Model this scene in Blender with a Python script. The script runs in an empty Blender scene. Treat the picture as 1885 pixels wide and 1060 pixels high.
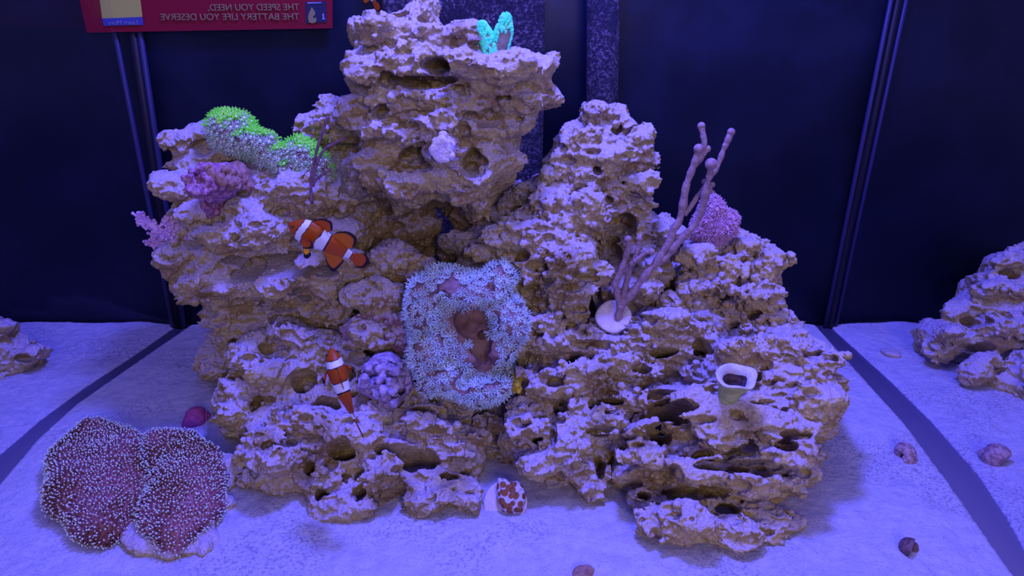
import bpy, math, random
import numpy as np
from mathutils import Vector, Matrix

# ------------------------------------------------------------------ camera, world, lights
F = 1328.0
H = 0.488
PITCH = math.atan(560 / F)
CP, SP = math.cos(PITCH), math.sin(PITCH)
scene = bpy.context.scene
root_col = scene.collection
cam_data = bpy.data.cameras.new('camera')
cam_data.sensor_width = 36.0
cam_data.lens = 36.0 * F / 1885.0
cam_data.clip_start = 0.01
cam = bpy.data.objects.new('camera', cam_data)
root_col.objects.link(cam)
cam.location = (0, 0, H)
cam.rotation_euler = (math.pi / 2 - PITCH, 0, 0)
scene.camera = cam

scene.view_settings.view_transform = 'Standard'
scene.view_settings.look = 'None'
scene.view_settings.gamma = 1
scene.view_settings.exposure = 0
scene.view_settings.use_curve_mapping = False

world = bpy.data.worlds.new('world')
scene.world = world
world.use_nodes = True
bg = world.node_tree.nodes['Background']
bg.inputs[0].default_value = (0.215, 0.185, 0.72, 1)
bg.inputs[1].default_value = 0.68


def area_light(name, loc, target, size, power, color, size_y=None):
    ld = bpy.data.lights.new(name, 'AREA')
    ld.shape = 'RECTANGLE' if size_y else 'DISK'
    ld.size = size
    if size_y:
        ld.size_y = size_y
    ld.energy = power
    ld.color = color
    o = bpy.data.objects.new(name, ld)
    root_col.objects.link(o)
    o.location = loc
    d = Vector(target) - Vector(loc)
    o.rotation_euler = d.to_track_quat('-Z', 'Y').to_euler()
    return o


area_light('led_fixture', (0.04, 0.66, 0.98), (0.03, 0.68, 0), 0.13, 12.0, (0.150, 0.143, 1.0))
area_light('led_panel', (0.0, 0.58, 1.15), (0.0, 0.6, 0), 1.3, 6.0, (0.145, 0.143, 1.0), 0.7)
area_light('shop_light', (0.30, -1.1, 0.85), (0.05, 0.7, 0.15), 0.5, 8.0, (1.0, 0.76, 0.58))  # added warm fill from the front, lifts the shaded rock sides
area_light('led_white', (0.12, 0.38, 0.95), (0.12, 0.56, 0.0), 0.10, 0.35, (1.0, 0.95, 0.75))


def px_dir(x, y):
    a = (x - 942.5) / F
    b = -(y - 530.0) / F
    return np.array([a, CP + b * SP, -SP + b * CP])


CAMP = np.array([0, 0, H])


def at(x, y, Y):
    d = px_dir(x, y)
    return CAMP + d * (Y / d[1])


def on_floor(x, y, z=0.0):
    d = px_dir(x, y)
    return CAMP + d * ((z - H) / d[2])


# ------------------------------------------------------------------ noise
_rng = np.random.RandomState(7)
_PERM = _rng.permutation(256).astype(np.int32)
_PERM = np.concatenate([_PERM, _PERM])
_G = _rng.normal(size=(256, 3)).astype(np.float32)
_G /= np.linalg.norm(_G, axis=1)[:, None]


def perlin(P, seed=0):
    out = np.empty(len(P), np.float32)
    for s in range(0, len(P), 400000):
        p = P[s:s + 400000].astype(np.float32) + seed * 17.31
        i = np.floor(p).astype(np.int32)
        f = p - i
        u = f * f * f * (f * (f * 6 - 15) + 10)
        i &= 255
        r = 0
        for dx in (0, 1):
            wx = u[:, 0] if dx else 1 - u[:, 0]
            hx = _PERM[(i[:, 0] + dx) & 255]
            for dy in (0, 1):
                wy = u[:, 1] if dy else 1 - u[:, 1]
                hy = _PERM[hx + ((i[:, 1] + dy) & 255)]
                for dz in (0, 1):
                    wz = u[:, 2] if dz else 1 - u[:, 2]
                    g = _G[_PERM[hy + ((i[:, 2] + dz) & 255)]]
                    dot = g[:, 0] * (f[:, 0] - dx) + g[:, 1] * (f[:, 1] - dy) + g[:, 2] * (f[:, 2] - dz)
                    r = r + wx * wy * wz * dot
        out[s:s + 400000] = r
    return out


# ------------------------------------------------------------------ mesh helpers
def mesh_from(name, V, quads=None, tris=None):
    me = bpy.data.meshes.new(name)
    V = np.asarray(V, np.float32)
    me.vertices.add(len(V))
    me.vertices.foreach_set('co', V.ravel())
    idx, starts, n = [], [], 0
    for arr, k in ((quads, 4), (tris, 3)):
        if arr is not None and len(arr):
            arr = np.asarray(arr, np.int32)
            idx.append(arr.ravel())
            starts.append(n + np.arange(len(arr)) * k)
            n += arr.size
    idx = np.concatenate(idx)
    starts = np.concatenate(starts).astype(np.int32)
    me.loops.add(len(idx))
    me.loops.foreach_set('vertex_index', idx.astype(np.int32))
    me.polygons.add(len(starts))
    me.polygons.foreach_set('loop_start', starts)
    me.update(calc_edges=True)
    me.validate()
    me.polygons.foreach_set('use_smooth', np.ones(len(me.polygons), bool))
    return me


def obj(name, me, mat=None, parent=None):
    o = bpy.data.objects.new(name, me)
    root_col.objects.link(o)
    if mat is not None:
        for m in (mat if isinstance(mat, (list, tuple)) else [mat]):
            me.materials.append(m)
    if parent is not None:
        o.parent = parent
    return o


def tag(o, label=None, cat=None, group=None, kind=None):
    if label:
        o['label'] = label
    if cat:
        o['category'] = cat
    if group:
        o['group'] = group
    if kind:
        o['kind'] = kind
    return o


def thing(name, loc, label, cat, group=None):
    o = bpy.data.objects.new(name, None)
    o.empty_display_size = 0.01
    root_col.objects.link(o)
    o.location = Vector([float(c) for c in loc])
    return tag(o, label, cat, group)


def rebase(o, loc):
    """move the mesh origin to loc, geometry stays"""
    loc = Vector([float(c) for c in loc])
    o.data.transform(Matrix.Translation(-loc))
    o.location = loc


def child(o, root):
    """parent o (whose geometry is in world space) to an unrotated root"""
    o.parent = root
    o.matrix_parent_inverse = Matrix.Translation(-root.location)
    return o


class MB:
    """collects tubes, boxes, blobs into one mesh"""

    def __init__(self):
        self.V, self.Q, self.T, self.n = [], [], [], 0

    def add(self, V, Q=None, T=None):
        V = np.asarray(V, float)
        if Q is not None and len(Q):
            self.Q.append(np.asarray(Q) + self.n)
        if T is not None and len(T):
            self.T.append(np.asarray(T) + self.n)
        self.V.append(V)
        self.n += len(V)

    def tube(self, pts, rad, k=8, cap=True):
        pts = np.asarray(pts, float)
        rad = np.broadcast_to(np.asarray(rad, float), (len(pts),))
        t = np.gradient(pts, axis=0)
        t /= np.linalg.norm(t, axis=1)[:, None] + 1e-12
        ref = np.array([0.3, 0.9, 0.2])
        V = []
        ang = np.arange(k) * 2 * math.pi / k
        for p, tt, r in zip(pts, t, rad):
            a = np.cross(tt, ref)
            a /= np.linalg.norm(a) + 1e-12
            b = np.cross(tt, a)
            V.append(p + r * (np.cos(ang)[:, None] * a + np.sin(ang)[:, None] * b))
        V = np.concatenate(V)
        Q = []
        for i in range(len(pts) - 1):
            for j in range(k):
                j2 = (j + 1) % k
                Q.append((i * k + j, i * k + j2, (i + 1) * k + j2, (i + 1) * k + j))
        T = []
        if cap:
            V = np.vstack([V, pts[0], pts[-1]])
            n = len(pts) * k
            for j in range(k):
                j2 = (j + 1) % k
                T.append((n, j2, j))
                T.append((n + 1, (len(pts) - 1) * k + j, (len(pts) - 1) * k + j2))
        self.add(V, Q, T)

    def ball(self, c, r, seg=12, rings=8, rot=None):
        r = np.broadcast_to(np.asarray(r, float), (3,))
        V = [(0, 0, 1)]
        for i in range(1, rings):
            th = math.pi * i / rings
            for j in range(seg):
                ph = 2 * math.pi * j / seg
                V.append((math.sin(th) * math.cos(ph), math.sin(th) * math.sin(ph), math.cos(th)))
        V.append((0, 0, -1))
        V = np.array(V) * r
        if rot is not None:
            V = V @ np.asarray(rot).T
        V = V + np.asarray(c)
        Q, T = [], []
        for j in range(seg):
            j2 = (j + 1) % seg
            T.append((0, 1 + j, 1 + j2))
            b = 1 + (rings - 2) * seg
            T.append((len(V) - 1, b + j2, b + j))
        for i in range(rings - 2):
            for j in range(seg):
                j2 = (j + 1) % seg
                a = 1 + i * seg
                Q.append((a + j, a + seg + j, a + seg + j2, a + j2))
        self.add(V, Q, T)

    def box(self, lo, hi):
        x0, y0, z0 = lo
        x1, y1, z1 = hi
        V = [(x0, y0, z0), (x1, y0, z0), (x1, y1, z0), (x0, y1, z0), (x0, y0, z1), (x1, y0, z1), (x1, y1, z1), (x0, y1, z1)]
        self.add(V, [(0, 3, 2, 1), (4, 5, 6, 7), (0, 1, 5, 4), (1, 2, 6, 5), (2, 3, 7, 6), (3, 0, 4, 7)])

    def mesh(self, name):
        return mesh_from(name, np.concatenate(self.V),
                         np.concatenate(self.Q) if self.Q else None,
                         np.concatenate(self.T) if self.T else None)

    def arrays(self):
        return (np.concatenate(self.V), np.concatenate(self.Q) if self.Q else None,
                np.concatenate(self.T) if self.T else None)


def lathe(profile, k=32, rim_wave=0.0, waves=5):
    """profile of (r, z); closed around z; returns MB"""
    m = MB()
    V, Q = [], []
    n = len(profile)
    for i, (r, z) in enumerate(profile):
        for j in range(k):
            a = 2 * math.pi * j / k
            rr = r * (1 + rim_wave * math.sin(waves * a + 0.7) * min(1, i / max(1, n - 1)))
            V.append((rr * math.cos(a), rr * math.sin(a), z))
    for i in range(n - 1):
        for j in range(k):
            j2 = (j + 1) % k
            Q.append((i * k + j, i * k + j2, (i + 1) * k + j2, (i + 1) * k + j))
    m.add(V, Q)
    return m


def frames(N, seed=0):
    """random rotation about unit normals -> (n,3,3) with columns a,b,N"""
    rng = np.random.RandomState(seed)
    N = N / (np.linalg.norm(N, axis=1)[:, None] + 1e-9)
    r = rng.normal(size=N.shape)
    a = np.cross(N, r)
    a /= np.linalg.norm(a, axis=1)[:, None] + 1e-9
    b = np.cross(N, a)
    return np.stack([a, b, N], axis=2)


def scatter_mesh(name, templ, P, N, S, seed=0):
    V, Q, T = templ
    R = frames(N, seed)
    S = np.broadcast_to(np.asarray(S, float), (len(P),))
    VV = np.einsum('nij,vj->nvi', R, V) * S[:, None, None] + P[:, None, :]
    off = (np.arange(len(P)) * len(V))[:, None, None]
    QQ = (Q[None] + off).reshape(-1, 4) if Q is not None else None
    TT = (T[None] + off).reshape(-1, 3) if T is not None else None
    return mesh_from(name, VV.reshape(-1, 3), QQ, TT)


def catmull(pts, n=8):
    pts = [np.asarray(p, float) for p in pts]
    P = [2 * pts[0] - pts[1]] + pts + [2 * pts[-1] - pts[-2]]
    out = []
    for i in range(1, len(P) - 2):
        for j in range(n):
            t = j / n
            a, b, c, d = P[i - 1], P[i], P[i + 1], P[i + 2]
            out.append(0.5 * ((2 * b) + (-a + c) * t + (2 * a - 5 * b + 4 * c - d) * t * t + (-a + 3 * b - 3 * c + d) * t ** 3))
    out.append(P[-2])
    return np.array(out)


# ------------------------------------------------------------------ materials
class Mat:
    def __init__(self, name, base=(0.5, 0.5, 0.5), rough=0.7, spec=0.3, emit=None, emit_s=0.0, sub=0.0):
        self.m = bpy.data.materials.new(name)
        self.m.use_nodes = True
        self.t = self.m.node_tree
        self.b = self.t.nodes['Principled BSDF']
        self.b.inputs['Base Color'].default_value = (*base, 1)
        self.b.inputs['Roughness'].default_value = rough
        self.b.inputs['Specular IOR Level'].default_value = spec
        if emit:
            self.b.inputs['Emission Color'].default_value = (*emit, 1)
            self.b.inputs['Emission Strength'].default_value = emit_s
        self._co = None

    def node(self, kind, **kw):
        n = self.t.nodes.new(kind)
        for k, v in kw.items():
            if k in n.inputs:
                n.inputs[k].default_value = v
            else:
                setattr(n, k, v)
        return n

    def link(self, a, b):
        self.t.links.new(a, b)

    def coord(self):
        if self._co is None:
            g = self.node('ShaderNodeNewGeometry')
            self._geo = g
            self._co = g.outputs['Position']
        return self._co

    def noise(self, scale, detail=3, rough=0.6, lo=0.4, hi=0.6, dist=0.0):
        n = self.node('ShaderNodeTexNoise', Scale=scale, Detail=detail, Roughness=rough, Distortion=dist)
        self.link(self.coord(), n.inputs['Vector'])
        return self.ramp(n.outputs['Fac'], lo, hi)

    def voro(self, scale, lo=0.0, hi=0.5, feature='F1'):
        n = self.node('ShaderNodeTexVoronoi', Scale=scale)
        n.feature = feature
        self.link(self.coord(), n.inputs['Vector'])
        return self.ramp(n.outputs['Distance'], lo, hi)

    def ramp(self, sock, lo, hi, a=0.0, b=1.0):
        n = self.node('ShaderNodeMapRange')
        n.interpolation_type = 'SMOOTHSTEP'
        n.inputs['From Min'].default_value = lo
        n.inputs['From Max'].default_value = hi
        n.inputs['To Min'].default_value = a
        n.inputs['To Max'].default_value = b
        self.link(sock, n.inputs['Value'])
        return n.outputs['Result']

    def mix(self, fac, a, b):
        n = self.node('ShaderNodeMix', data_type='RGBA')
        for sock, v in ((n.inputs[0], fac), (n.inputs[6], a), (n.inputs[7], b)):
            if hasattr(v, 'is_output'):
                self.link(v, sock)
            elif isinstance(v, tuple):
                sock.default_value = (*v, 1)
            else:
                sock.default_value = v
        return n.outputs[2]

    def math(self, op, a, b=0.0):
        n = self.node('ShaderNodeMath', operation=op)
        for sock, v in ((n.inputs[0], a), (n.inputs[1], b)):
            if hasattr(v, 'is_output'):
                self.link(v, sock)
            else:
                sock.default_value = v
        return n.outputs[0]

    def attr(self, name):
        n = self.node('ShaderNodeAttribute')
        n.attribute_name = name
        return n

    def color(self, sock):
        self.link(sock, self.b.inputs['Base Color'])
        return self

    def bump(self, sock, dist, strength=1.0):
        n = self.node('ShaderNodeBump', Strength=strength, Distance=dist)
        self.link(sock, n.inputs['Height'])
        prev = self.b.inputs['Normal'].links
        if prev:
            self.link(prev[0].from_socket, n.inputs['Normal'])
        self.link(n.outputs['Normal'], self.b.inputs['Normal'])
        return self

    def up(self, lo, hi):
        self.coord()
        s = self.node('ShaderNodeSeparateXYZ')
        self.link(self._geo.outputs['Normal'], s.inputs[0])
        return s.outputs['Z']


def rock_mat(name, tan=(0.43, 0.32, 0.14), cream=(0.63, 0.52, 0.27), lit_dust=(0.66, 0.58, 0.88), lit_dust_lo=0.14, lit_dust_hi=0.60, alga=(0.20, 0.125, 0.02)):
    m = Mat(name, rough=0.75, spec=0.25)
    n1 = m.noise(28, 4, 0.65, 0.38, 0.62)
    base = m.mix(n1, tan, cream)
    n2 = m.noise(110, 3, 0.6, 0.50, 0.72)
    base = m.mix(m.math('MULTIPLY', n2, 0.55), base, (0.20, 0.13, 0.065))
    n3 = m.noise(16, 2, 0.5, 0.56, 0.72)
    base = m.mix(m.math('MULTIPLY', n3, 0.4), base, (0.42, 0.26, 0.24))
    st = m.attr('stain').outputs['Fac']
    n4 = m.noise(70, 3, 0.6, 0.35, 0.6)
    base = m.mix(m.math('MULTIPLY', m.math('MULTIPLY', st, n4), 0.95), base, alga)
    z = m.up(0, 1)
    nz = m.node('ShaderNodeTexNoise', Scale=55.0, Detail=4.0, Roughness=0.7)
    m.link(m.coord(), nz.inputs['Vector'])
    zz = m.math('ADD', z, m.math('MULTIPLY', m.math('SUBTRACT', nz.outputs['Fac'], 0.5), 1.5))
    d = m.ramp(zz, lit_dust_lo, lit_dust_hi)
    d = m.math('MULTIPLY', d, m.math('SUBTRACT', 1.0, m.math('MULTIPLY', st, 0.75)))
    base = m.mix(m.math('MULTIPLY', d, 0.92), base, lit_dust)  # settled dust on upward faces, also paints the blue-lit tops into the colour
    crumbs = m.noise(420, 3, 0.7, 0.52, 0.66)
    base = m.mix(m.math('MULTIPLY', crumbs, 0.42), base, (0.30, 0.22, 0.20))
    base = m.mix(m.math('MULTIPLY', m.noise(330, 2, 0.6, 0.60, 0.70), 0.6), base, (0.90, 0.84, 0.88))
    m.color(base)
    m.bump(m.noise(650, 3, 0.75, 0.2, 0.8), 0.0015, 0.8)
    m.bump(m.voro(300, 0.0, 0.6), 0.0014, 0.6)
    return m.m


M = {}
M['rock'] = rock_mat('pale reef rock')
M['rock_warm'] = rock_mat('warm reef rock', tan=(0.46, 0.34, 0.13), cream=(0.74, 0.60, 0.30), lit_dust=(0.68, 0.59, 0.84), lit_dust_lo=0.2, lit_dust_hi=0.75)
M['rock_brown'] = rock_mat('brown shaded side rock', tan=(0.26, 0.18, 0.11), cream=(0.40, 0.30, 0.21), lit_dust_lo=0.5, lit_dust_hi=0.9)
M['rock_grey'] = rock_mat('grey smooth rock', tan=(0.30, 0.25, 0.20), cream=(0.40, 0.34, 0.28), lit_dust_lo=0.4, lit_dust_hi=0.9)
M['rock_purple'] = rock_mat('coralline rock', tan=(0.34, 0.16, 0.30), cream=(0.52, 0.33, 0.50), lit_dust_lo=0.3, lit_dust_hi=0.8)


def sand_mat():
    m = Mat('white aragonite sand', rough=0.85, spec=0.2)
    base = m.mix(m.noise(60, 4, 0.6, 0.35, 0.65), (0.50, 0.49, 0.80), (0.57, 0.56, 0.85))
    base = m.mix(m.math('MULTIPLY', m.noise(430, 2, 0.6, 0.58, 0.67), 0.45), base, (0.27, 0.22, 0.38))
    base = m.mix(m.math('MULTIPLY', m.noise(22, 3, 0.6, 0.58, 0.68), 0.25), base, (0.35, 0.28, 0.55))
    base = m.mix(m.math('MULTIPLY', m.math('MULTIPLY', m.noise(7, 2, 0.5, 0.47, 0.60), m.noise(300, 3, 0.65, 0.50, 0.62)), 0.7), base, (0.24, 0.21, 0.38))
    m.color(base)
    m.bump(m.noise(600, 3, 0.7, 0.2, 0.8), 0.0010, 0.8)
    m.bump(m.noise(90, 3, 0.6, 0.2, 0.8), 0.0022, 0.6)
    return m.m


M['sand'] = sand_mat()
M['back'] = Mat('dark blue back pane', (0.010, 0.012, 0.055), 0.45, 0.25)
M['back'].color(M['back'].mix(M['back'].noise(9, 4, 0.6, 0.3, 0.8), (0.003, 0.007, 0.028), (0.010, 0.016, 0.060)))
M['back'] = M['back'].m
M['floor'] = Mat('tank base glass', (0.16, 0.15, 0.30), 0.5, 0.3).m
M['silicone'] = Mat('clear silicone bead', (0.026, 0.026, 0.12), 0.4, 0.3).m
M['silicone_dark'] = Mat('black silicone bead', (0.006, 0.006, 0.02), 0.5, 0.3).m


def glass_mat():
    m = bpy.data.materials.new('side glass')
    m.use_nodes = True
    t = m.node_tree
    t.nodes.clear()
    out = t.nodes.new('ShaderNodeOutputMaterial')
    mx = t.nodes.new('ShaderNodeMixShader')
    tr = t.nodes.new('ShaderNodeBsdfTransparent')
    tr.inputs[0].default_value = (0.97, 0.97, 1.0, 1)
    gl = t.nodes.new('ShaderNodeBsdfGlossy')
    gl.inputs['Roughness'].default_value = 0.08
    mx.inputs[0].default_value = 0.02
    t.links.new(tr.outputs[0], mx.inputs[1])
    t.links.new(gl.outputs[0], mx.inputs[2])
    t.links.new(mx.outputs[0], out.inputs[0])
    return m


M['glass'] = glass_mat()


# ------------------------------------------------------------------ the tank
BACK_Y = 1.012
left_in = [on_floor(x, y) for x, y in [(347, 600), (226, 683), (141, 742), (71, 805), (0, 888)]] + [np.array([-.535, .50, 0]), np.array([-.525, .25, 0])]
left_out = [on_floor(x, y) for x, y in [(319, 602), (247, 652), (156, 711), (75, 770), (0, 834)]] + [np.array([-.595, .55, 0]), np.array([-.60, .25, 0])]
right_in = [on_floor(x, y) for x, y in [(1508, 605), (1604, 711), (1667, 780), (1754, 898), (1810, 979), (1854, 1042)]] + [np.array([.44, .25, 0])]
right_out = [on_floor(x, y) for x, y in [(1537, 607), (1640, 700), (1716, 775), (1800, 870), (1850, 945), (1885, 1007)]] + [np.array([.49, .25, 0])]
for L in (left_in, left_out, right_in, right_out):
    L.insert(0, np.array([L[0][0], BACK_Y, 0]))


def edge_x(L, Y):
    p = sorted((q[1], q[0]) for q in L)
    return np.interp(Y, [a for a, _ in p], [b for _, b in p])


def sand_bed(name, fl, fr, label, jl, jr, seed):
    ny, nx = 420, 520
    Y = np.linspace(0.25, BACK_Y - 0.002, ny)
    V = np.zeros((ny, nx, 3))
    xl = fl(Y)
    xr = fr(Y)
    n1 = perlin(np.stack([Y * 260, Y * 0 + seed, Y * 0], 1)) * 0.0013
    if jl:
        xl = xl + n1
    if jr:
        xr = xr + n1
    s = np.linspace(0, 1, nx)
    V[:, :, 0] = xl[:, None] + (xr - xl)[:, None] * s[None]
    V[:, :, 1] = Y[:, None]
    P = V.reshape(-1, 3)
    z = perlin(P * 9, 3) * 0.005 + perlin(P * 30, 4) * 0.0020 + perlin(P * 110, 5) * 0.0011 + perlin(P * 420, 6) * 0.0006
    dl = np.minimum(s, 1)[None] * (xr - xl)[:, None]
    dr = (xr - xl)[:, None] - dl
    edge = np.ones_like(dl)
    if jl:
        edge *= np.clip(dl / 0.004, 0, 1)
    if jr:
        edge *= np.clip(dr / 0.004, 0, 1)
    soft = np.ones_like(dl)
    if jl:
        soft *= np.clip(dl / 0.04, 0, 1)
    if jr:
        soft *= np.clip(dr / 0.04, 0, 1)
    V[:, :, 2] = (z.reshape(ny, nx) + 0.004) * soft - (1 - edge) * 0.0015
    top = V.reshape(-1, 3)
    idx = np.arange(ny * nx).reshape(ny, nx)
    Q = np.stack([idx[:-1, :-1], idx[:-1, 1:], idx[1:, 1:], idx[1:, :-1]], -1).reshape(-1, 4)
    # skirt and underside
    ring = np.concatenate([idx[0, :], idx[1:, -1], idx[-1, -2::-1], idx[-2:0:-1, 0]])
    low = top[ring].copy()
    low[:, 2] = -0.014
    n0 = len(top)
    k = len(ring)
    a = np.arange(k)
    b = (a + 1) % k
    QS = np.stack([ring[b], ring[a], n0 + a, n0 + b], 1)
    me = mesh_from(name, np.vstack([top, low]), np.vstack([Q, QS]))
    o = obj(name, me, M['sand'])
    tag(o, label, 'sand', None, 'stuff')
    return o


sand_bed('sand_bed', lambda Y: edge_x(left_in, Y), lambda Y: edge_x(right_in, Y), 'white sand under the reef between the two dark floor strips', True, True, 1.5)
sand_bed('sand_bed', lambda Y: Y * 0 - 1.5, lambda Y: edge_x(left_out, Y), 'white sand beyond the left side glass', False, True, 4.5)  # stands in for the left pane's reflection of the sand
sand_bed('sand_bed', lambda Y: edge_x(right_out, Y), lambda Y: Y * 0 + 1.4, 'white sand beyond the right side glass', True, False, 8.5)  # right pane's reflection of the sand, added as a real bed

b = MB()
b.box((-1.5, 0.2, -0.03), (1.4, BACK_Y + 0.02, -0.0022))
tag(obj('floor', b.mesh('floor'), M['floor']), 'dark glass tank floor showing as strips beside the sand', None, None, 'structure')
b = MB()
b.box((-1.5, BACK_Y, -0.008), (1.4, BACK_Y + 0.02, 0.85))
tag(obj('wall_back', b.mesh('wall_back'), M['back']), 'dark blue back wall of the tank', None, None, 'structure')


def pane(name, Li, Lo, label):
    mid = [(a + c) / 2 for a, c in zip(Li, Lo)]
    Y = np.linspace(0.25, 0.988, 24)
    x = edge_x(mid, Y)
    V, Q = [], []
    for xx, yy in zip(x, Y):
        for dx in (-0.003, 0.003):
            for z in (-0.008, 0.66):
                V.append((xx + dx, yy, z))
    n = len(Y)
    for i in range(n - 1):
        a = i * 4
        Q += [(a, a + 4, a + 5, a + 1), (a + 2, a + 3, a + 7, a + 6), (a + 1, a + 5, a + 7, a + 3), (a, a + 2, a + 6, a + 4)]
    Q += [(0, 1, 3, 2), (n * 4 - 4, n * 4 - 2, n * 4 - 1, n * 4 - 3)]
    m = MB()
    m.add(V, Q)
    me = m.mesh(name)
    me.polygons.foreach_set('use_smooth', np.zeros(len(me.polygons), bool))
    tag(obj(name, me, M['glass']), label, None, None, 'structure')


pane('wall_left', left_in, left_out, 'clear glass pane on the left side of the tank')
pane('wall_right', right_in, right_out, 'clear glass pane on the right side of the tank')


def seam(xt, yt, xb, yb, w, mat, Y):
    a, c = at(xt, yt, Y), at(xb, yb, Y)
    d = (a - c)
    a = c + d * 1.35
    m = MB()
    m.tube([c + (0, 0, -0.005), (a + c) / 2, a], w, 8)
    return m.mesh('seam')


k = 1
for xt, yt, xb, yb, w, mt in [(212, 60, 318, 600, 0.0035, 'silicone'), (245, 60, 331, 600, 0.0060, 'silicone_dark'), (258, 60, 338, 600, 0.0042, 'silicone'),
                              (1628, 60, 1519, 600, 0.0032, 'silicone'), (1641, 60, 1528, 600, 0.0045, 'silicone_dark'), (1655, 60, 1538, 600, 0.0030, 'silicone')]:
    side = 'left' if xt < 900 else 'right'
    tag(obj('trim_%d' % k, seam(xt, yt, xb, yb, w, mt, 1.004), M[mt]), 'silicone seam in the back %s corner of the tank' % side, None, None, 'structure')
    k += 1


# ------------------------------------------------------------------ rocks
def poly_sdf(P, A, B):
    """signed distance (positive inside) on grid A,B to polygon P (n,2)"""
    d2 = np.full(A.shape, 1e9)
    ins = np.zeros(A.shape, bool)
    n = len(P)
    for i in range(n):
        x0, y0 = P[i]
        x1, y1 = P[(i + 1) % n]
        ex, ey = x1 - x0, y1 - y0
        t = np.clip(((A - x0) * ex + (B - y0) * ey) / (ex * ex + ey * ey + 1e-12), 0, 1)
        dx, dy = A - x0 - t * ex, B - y0 - t * ey
        d2 = np.minimum(d2, dx * dx + dy * dy)
        c = ((y0 > B) != (y1 > B))
        xi = x0 + (B - y0) * ex / (ey if abs(ey) > 1e-12 else 1e-12)
        ins ^= c & (A < xi)
    d = np.sqrt(d2)
    return np.where(ins, d, -d)


def surface_nets(F_, org, h):
    ins = F_ < 0
    X, Y, Z = F_.shape
    cs = np.zeros((X - 1, Y - 1, Z - 1, 3), np.float32)
    cn = np.zeros((X - 1, Y - 1, Z - 1), np.float32)
    quads = []
    lin = np.arange((X - 1) * (Y - 1) * (Z - 1)).reshape(X - 1, Y - 1, Z - 1)
    for ax in range(3):
        sl0 = [slice(None)] * 3
        sl1 = [slice(None)] * 3
        sl0[ax] = slice(0, -1)
        sl1[ax] = slice(1, None)
        cr = np.argwhere(ins[tuple(sl0)] != ins[tuple(sl1)])
        o1, o2 = [(1, 2), (2, 0), (0, 1)][ax]
        lim = (X, Y, Z)
        ok = (cr[:, o1] > 0) & (cr[:, o1] < lim[o1] - 1) & (cr[:, o2] > 0) & (cr[:, o2] < lim[o2] - 1)
        cr = cr[ok]
        nx = cr.copy()
        nx[:, ax] += 1
        f0 = F_[tuple(cr.T)]
        f1 = F_[tuple(nx.T)]
        t = f0 / (f0 - f1)
        pos = cr.astype(np.float32)
        pos[:, ax] += t
        ids = []
        for da, db in ((0, 0), (1, 0), (1, 1), (0, 1)):
            c = cr.copy()
            c[:, o1] -= da
            c[:, o2] -= db
            np.add.at(cs, tuple(c.T), pos)
            np.add.at(cn, tuple(c.T), 1)
            ids.append(lin[tuple(c.T)])
        q = np.stack(ids, 1)
        flip = f0 > 0
        q[flip] = q[flip][:, ::-1]
        quads.append(q)
    q = np.concatenate(quads)
    used = np.flatnonzero(cn.ravel() > 0)
    remap = np.full(cn.size, -1, np.int64)
    remap[used] = np.arange(len(used))
    V = cs.reshape(-1, 3)[used] / cn.ravel()[used][:, None]
    return V * h + org, remap[q][:, ::-1]


def mesh_normals(V, Q):
    a, b_, c, d = V[Q[:, 0]], V[Q[:, 1]], V[Q[:, 2]], V[Q[:, 3]]
    n = np.cross(c - a, d - b_)
    N = np.zeros_like(V)
    for j in range(4):
        for ax in range(3):
            N[:, ax] += np.bincount(Q[:, j], n[:, ax], len(V))
    return N / (np.linalg.norm(N, axis=1)[:, None] + 1e-12)


def smin(a, b_, k_):
    h_ = np.clip(0.5 + 0.5 * (b_ - a) / k_, 0, 1)
    return b_ * (1 - h_) + a * h_ - k_ * h_ * (1 - h_)


def keep_main(V, Q):
    """drop loose specks"""
    lab = np.arange(len(V))
    for _ in range(400):
        m_ = lab[Q].min(1)
        new = lab.copy()
        for j in range(4):
            np.minimum.at(new, Q[:, j], m_)
        new = new[new]
        if (new == lab).all():
            break
        lab = new
    ids, cnt = np.unique(lab, return_counts=True)
    big = ids[cnt > 0.06 * len(V)]
    kv = np.isin(lab, big)
    rm = np.cumsum(kv) - 1
    Q = Q[kv[Q[:, 0]]]
    return V[kv], rm[Q]


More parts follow.
